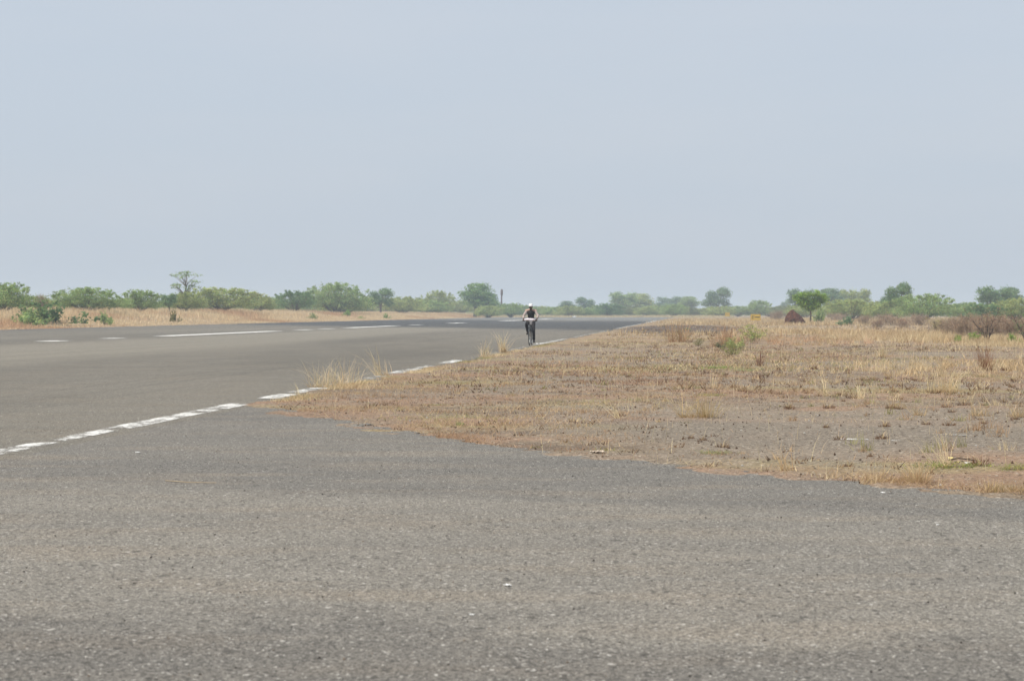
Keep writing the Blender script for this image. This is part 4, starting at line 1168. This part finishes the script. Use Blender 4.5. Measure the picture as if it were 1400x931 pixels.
part("carrier_rack", [tube([(s * .06, .28, .80), (s * .06, .66, .80)], [.007, .007], 5) for s in (-1, 1)] + [tube([(-.06, y, .80), (.06, y, .80)], [.006, .006], 5) for y in (.3, .42, .54, .66)] + [tube([(s * .06, .56, .80), (s * .055, .51, .36)], [.006, .006], 5) for s in (-1, 1)], M_CHR)
for y, a0, a1 in ((-.56, .15, 2.4), (.50, .2, 2.6)):
    V, F = [], []
    for k in range(15):
        t = a0 + (a1 - a0) * k / 14
        for x, rr in ((-.032, .365), (-.018, .380), (.018, .380), (.032, .365)):
            V.append((x, y + math.cos(t) * rr, .345 + math.sin(t) * rr))
    for k in range(14):
        for q in range(3): F.append((k * 4 + q, k * 4 + q + 1, k * 4 + q + 5, k * 4 + q + 4))
    o = obj("mudguard", mesh_np("mudguard", V, np.array(F), [M_FRM], smooth=True), bike)
    o.modifiers.new("thick", 'SOLIDIFY').thickness = .002

def capsule(a, b, ra, rb, sides=14, rings=5):
    """closed tapered capsule"""
    a, b = Vector(a), Vector(b); d = (b - a)
    Ln = d.length; d = d / Ln if Ln > 1e-6 else Vector((0, 0, 1))
    p = d.orthogonal().normalized(); q = d.cross(p)
    prof = [(-ra * math.cos(math.pi / 2 * k / rings), ra * math.sin(math.pi / 2 * k / rings)) for k in range(1, rings + 1)]
    prof += [(Ln + rb * math.sin(math.pi / 2 * k / rings), rb * math.cos(math.pi / 2 * k / rings)) for k in range(0, rings)]
    V = [a - d * ra]; F3, F4 = [], []
    for t, r in prof:
        for s in range(sides):
            an = 2 * math.pi * s / sides
            V.append(a + d * t + (p * math.cos(an) + q * math.sin(an)) * r)
    V.append(b + d * rb); e = len(V) - 1; m = len(prof)
    for s in range(sides):
        F3.append((0, 1 + (s + 1) % sides, 1 + s)); F3.append((e, 1 + (m - 1) * sides + s, 1 + (m - 1) * sides + (s + 1) % sides))
        for k in range(m - 1):
            F4.append((1 + k * sides + s, 1 + k * sides + (s + 1) % sides, 1 + (k + 1) * sides + (s + 1) % sides, 1 + (k + 1) * sides + s))
    return np.array([tuple(v) for v in V]), F3, F4

def ellip(c, s, seg=20):
    V, F3, F4 = capsule((0, 0, -.0005), (0, 0, .0005), 1, 1, seg, 9)
    return V * np.array(s) + np.array(c), F3, F4

def fuse(name, shapes, mat, parent, voxel, smooth=6):
    Vs, F3, F4, o = [], [], [], 0
    for V, a, b in shapes:
        Vs.append(V); F3 += [tuple(i + o for i in f) for f in a]; F4 += [tuple(i + o for i in f) for f in b]; o += len(V)
    ob = obj(name, mesh_np(name, np.concatenate(Vs), [np.array(F3), np.array(F4)], [mat], smooth=True), parent)
    md = ob.modifiers.new("remesh", 'REMESH'); md.mode = 'VOXEL'; md.voxel_size = voxel; md.use_smooth_shade = True
    sm = ob.modifiers.new("smooth", 'SMOOTH'); sm.iterations = smooth; sm.factor = .5
    return ob

M_SKIN = simple("dark_skin", (.060, .034, .022), .55, .15, 12, .4)
M_VEST = simple("black_vest", (.018, .019, .020), .85, .3, 14)
M_SLEEVE = simple("pale_sleeves", (.36, .30, .28), .9, .2, 14)
M_PINK = simple("salmon_shoulder_cloth", (.50, .33, .27), .9, .2, 14)
M_TROU = simple("dark_trousers", (.022, .021, .024), .9, .3, 14)
M_CAP = simple("white_cap_cloth", (.82, .82, .82), .85, .06, 14)
M_SHOE = simple("dark_shoe", (.03, .026, .022), .7, .2, 20)
M_EYE = simple("eye_white", (.7, .68, .62), .3, .05, 20)

person = tag(empty("person", (XB, YB, 0), HEAD), "person in black vest, dark trousers and white cap riding the bicycle", "person")
J = dict(hipL=(-.09, .20, 1.02), hipR=(.09, .20, 1.02), pel=(0, .22, 1.06), waist=(0, .20, 1.20), chest=(0, .14, 1.37), neck=(0, .09, 1.50), head=(0, .065, 1.635),
         shL=(-.185, .12, 1.44), shR=(.185, .12, 1.44), elL=(-.30, -.06, 1.24), elR=(.315, -.02, 1.25), wrL=(-.275, -.285, 1.085), wrR=(.275, -.285, 1.085),
         knL=(-.155, -.20, .88), knR=(.13, -.10, .63), anL=(-.135, .10, .555), anR=(.135, .115, .215), toL=(-.15, -.05, .50), toR=(.15, -.04, .155))
Cp = lambda a, b, ra, rb: capsule(J[a], J[b], ra, rb)
sh = [Cp('pel', 'waist', .125, .12), Cp('waist', 'chest', .12, .135), Cp('chest', 'neck', .10, .055), capsule(J['neck'], (0, .07, 1.58), .052, .05),
      capsule(J['shL'], J['shR'], .06, .06), Cp('shL', 'elL', .052, .040), Cp('shR', 'elR', .052, .040), Cp('elL', 'wrL', .040, .027), Cp('elR', 'wrR', .040, .027),
      Cp('hipL', 'knL', .085, .058), Cp('hipR', 'knR', .085, .058), Cp('knL', 'anL', .056, .036), Cp('knR', 'anR', .056, .036), Cp('anL', 'toL', .036, .03), Cp('anR', 'toR', .036, .03),
      ellip(J['head'], (.072, .090, .112)), ellip((0, .0, 1.585), (.050, .060, .055)), ellip((0, -.025, 1.62), (.016, .022, .026)), ellip((0, -.012, 1.578), (.024, .016, .010)),
      ellip((-.074, .075, 1.625), (.012, .022, .032)), ellip((.074, .075, 1.625), (.012, .022, .032)), ellip((0, -.012, 1.665), (.05, .015, .012))]
for s in (-1, 1):          # hands closed round the grips: palm, four fingers, thumb
    sh.append(capsule((s * .272, -.30, 1.08), (s * .265, -.345, 1.075), .030, .034))
    for k in range(4):
        f = k / 3; bx, by = s * (.295 - .062 * f), -.352 - .038 * f
        ln = (.8, 1.0, 1.05, .9)[3 - k]
        p0 = (bx, by - .005, 1.085); p1 = (bx + s * .008, by - .035 * ln, 1.075); p2 = (bx + s * .006, by - .036 * ln, 1.045); p3 = (bx, by - .012, 1.028)
        sh += [capsule(p0, p1, .0095, .009, 8, 3), capsule(p1, p2, .009, .0085, 8, 3), capsule(p2, p3, .0085, .008, 8, 3)]
    sh += [capsule((s * .245, -.325, 1.07), (s * .222, -.36, 1.058), .012, .010, 8, 3), capsule((s * .222, -.36, 1.058), (s * .222, -.395, 1.035), .010, .009, 8, 3)]
fuse("body", sh, M_SKIN, person, .0065, 5)
fuse("vest", [capsule((0, .215, 1.05), (0, .20, 1.2), .142, .138), capsule((0, .20, 1.20), (0, .14, 1.36), .138, .152), capsule((-.11, .13, 1.40), (.11, .13, 1.40), .085, .085)], M_VEST, person, .012)
for s, a, b, c in ((-1, 'shL', 'elL', 'wrL'), (1, 'shR', 'elR', 'wrR')):
    mid = tuple(np.array(J[b]) * .45 + np.array(J[c]) * .55)
    fuse("sleeve", [capsule(J[a], J[b], .066, .052), capsule(J[b], mid, .052, .046)], M_SLEEVE, person, .010)
fuse("shoulder_cloth", [capsule((-.19, .12, 1.462), (-.06, .10, 1.502), .062, .05), capsule((.19, .12, 1.462), (.06, .10, 1.502), .062, .05), capsule((-.06, .14, 1.50), (.06, .14, 1.50), .05, .05)], M_PINK, person, .010)
fuse("trousers", [capsule((-.07, .21, 1.05), (.07, .21, 1.05), .128, .128), Cp('hipL', 'knL', .100, .074), Cp('hipR', 'knR', .100, .074), capsule(J['knL'], (-.138, .075, .59), .074, .056), capsule(J['knR'], (.134, .10, .26), .074, .056)], M_TROU, person, .011)
for s, a, t in ((-1, 'anL', 'toL'), (1, 'anR', 'toR')):
    A, T = np.array(J[a]), np.array(J[t])
    fuse("shoe", [capsule(tuple(A + [0, .03, -.045]), tuple(T + [0, -.02, 0]), .042, .036), capsule(tuple(A), tuple(A + [0, .01, -.05]), .045, .042)], M_SHOE, person, .008, 3)
for s in (-1, 1):
    V, a, b = ellip((s * .028, -.013, 1.640), (.013, .007, .008), 10); obj("eye", mesh_np("eye", V, [np.array(a), np.array(b)], [M_EYE], smooth=True), person)
# cap: crown, band and a short peak turned forward
V, F = [], []
nn, mm = 26, 8
for j in range(mm + 1):
    t = j / mm * math.pi / 2
    for k in range(nn):
        a = 2 * math.pi * k / nn
        V.append((math.cos(a) * .092 * math.cos(t) ** .6, .065 + math.sin(a) * .108 * math.cos(t) ** .6, 1.682 + .088 * math.sin(t)))
F = [(j * nn + k, j * nn + (k + 1) % nn, (j + 1) * nn + (k + 1) % nn, (j + 1) * nn + k) for j in range(mm) for k in range(nn)]
for k in range(11):
    a = math.pi + math.pi * (.12 + .76 * k / 10)
    V.append((math.cos(a) * .090, .065 + math.sin(a) * .106, 1.682)); V.append((math.cos(a) * .088, .065 + math.sin(a) * .175, 1.664))
b0 = (mm + 1) * nn
F += [(b0 + 2 * k, b0 + 2 * k + 1, b0 + 2 * k + 3, b0 + 2 * k + 2) for k in range(10)]
o = obj("cap", mesh_np("cap", V, np.array(F), [M_CAP], smooth=True), person); o.modifiers.new("thick", 'SOLIDIFY').thickness = .006

# pale bundle laid across the handlebar, with a hanging end
M_BUN = simple("pale_bundle_cloth", (.80, .72, .76), .85, .12, 10)
bundle = tag(empty("bundle", (XB, YB, 0), HEAD), "pale pinkish-white bundle laid across the handlebar", "bundle")
fuse("roll", [capsule((-.21, -.45, 1.085), (-.08, -.465, 1.095), .036, .050), capsule((-.08, -.465, 1.095), (.14, -.46, 1.09), .055, .050), capsule((.14, -.46, 1.09), (.20, -.45, 1.085), .050, .036)], M_BUN, bundle, .009)
M_HANG = simple("grey_hanging_cloth", (.30, .29, .30), .9, .2, 12)
Vh, Fh = [], []
for j in range(9):
    t = j / 8
    for k in range(7):
        f = k / 6 - .5
        Vh.append((.055 + f * (.15 - .10 * t), -.515 - .012 * math.sin(f * 14 + j * .6) - .015 * t, 1.07 - .20 * t))
Fh = [(j * 7 + k, j * 7 + k + 1, (j + 1) * 7 + k + 1, (j + 1) * 7 + k) for j in range(8) for k in range(6)]
o = obj("hanging_end", mesh_np("hanging_end", Vh, np.array(Fh), [M_HANG], smooth=True), bundle); o.modifiers.new("thick", 'SOLIDIFY').thickness = .008

# ------------------------------------------------------------------ dust haze over the plain
nt = NT("dust_haze"); vol = nt.n('VolumePrincipled')
vol.inputs['Color'].default_value = (.74, .87, 1.0, 1); vol.inputs['Density'].default_value = .00055; vol.inputs['Anisotropy'].default_value = .2
nt.t.links.new(vol.outputs[0], nt.out.inputs['Volume'])
bm = bmesh.new(); box_bm(bm, (0, 1000, 7.0), (9600, 8600, 18.0))
hz = bm_obj("haze", bm, nt.m); tag(hz, "thin pale dust haze hanging over the whole plain", "haze", kind="stuff")
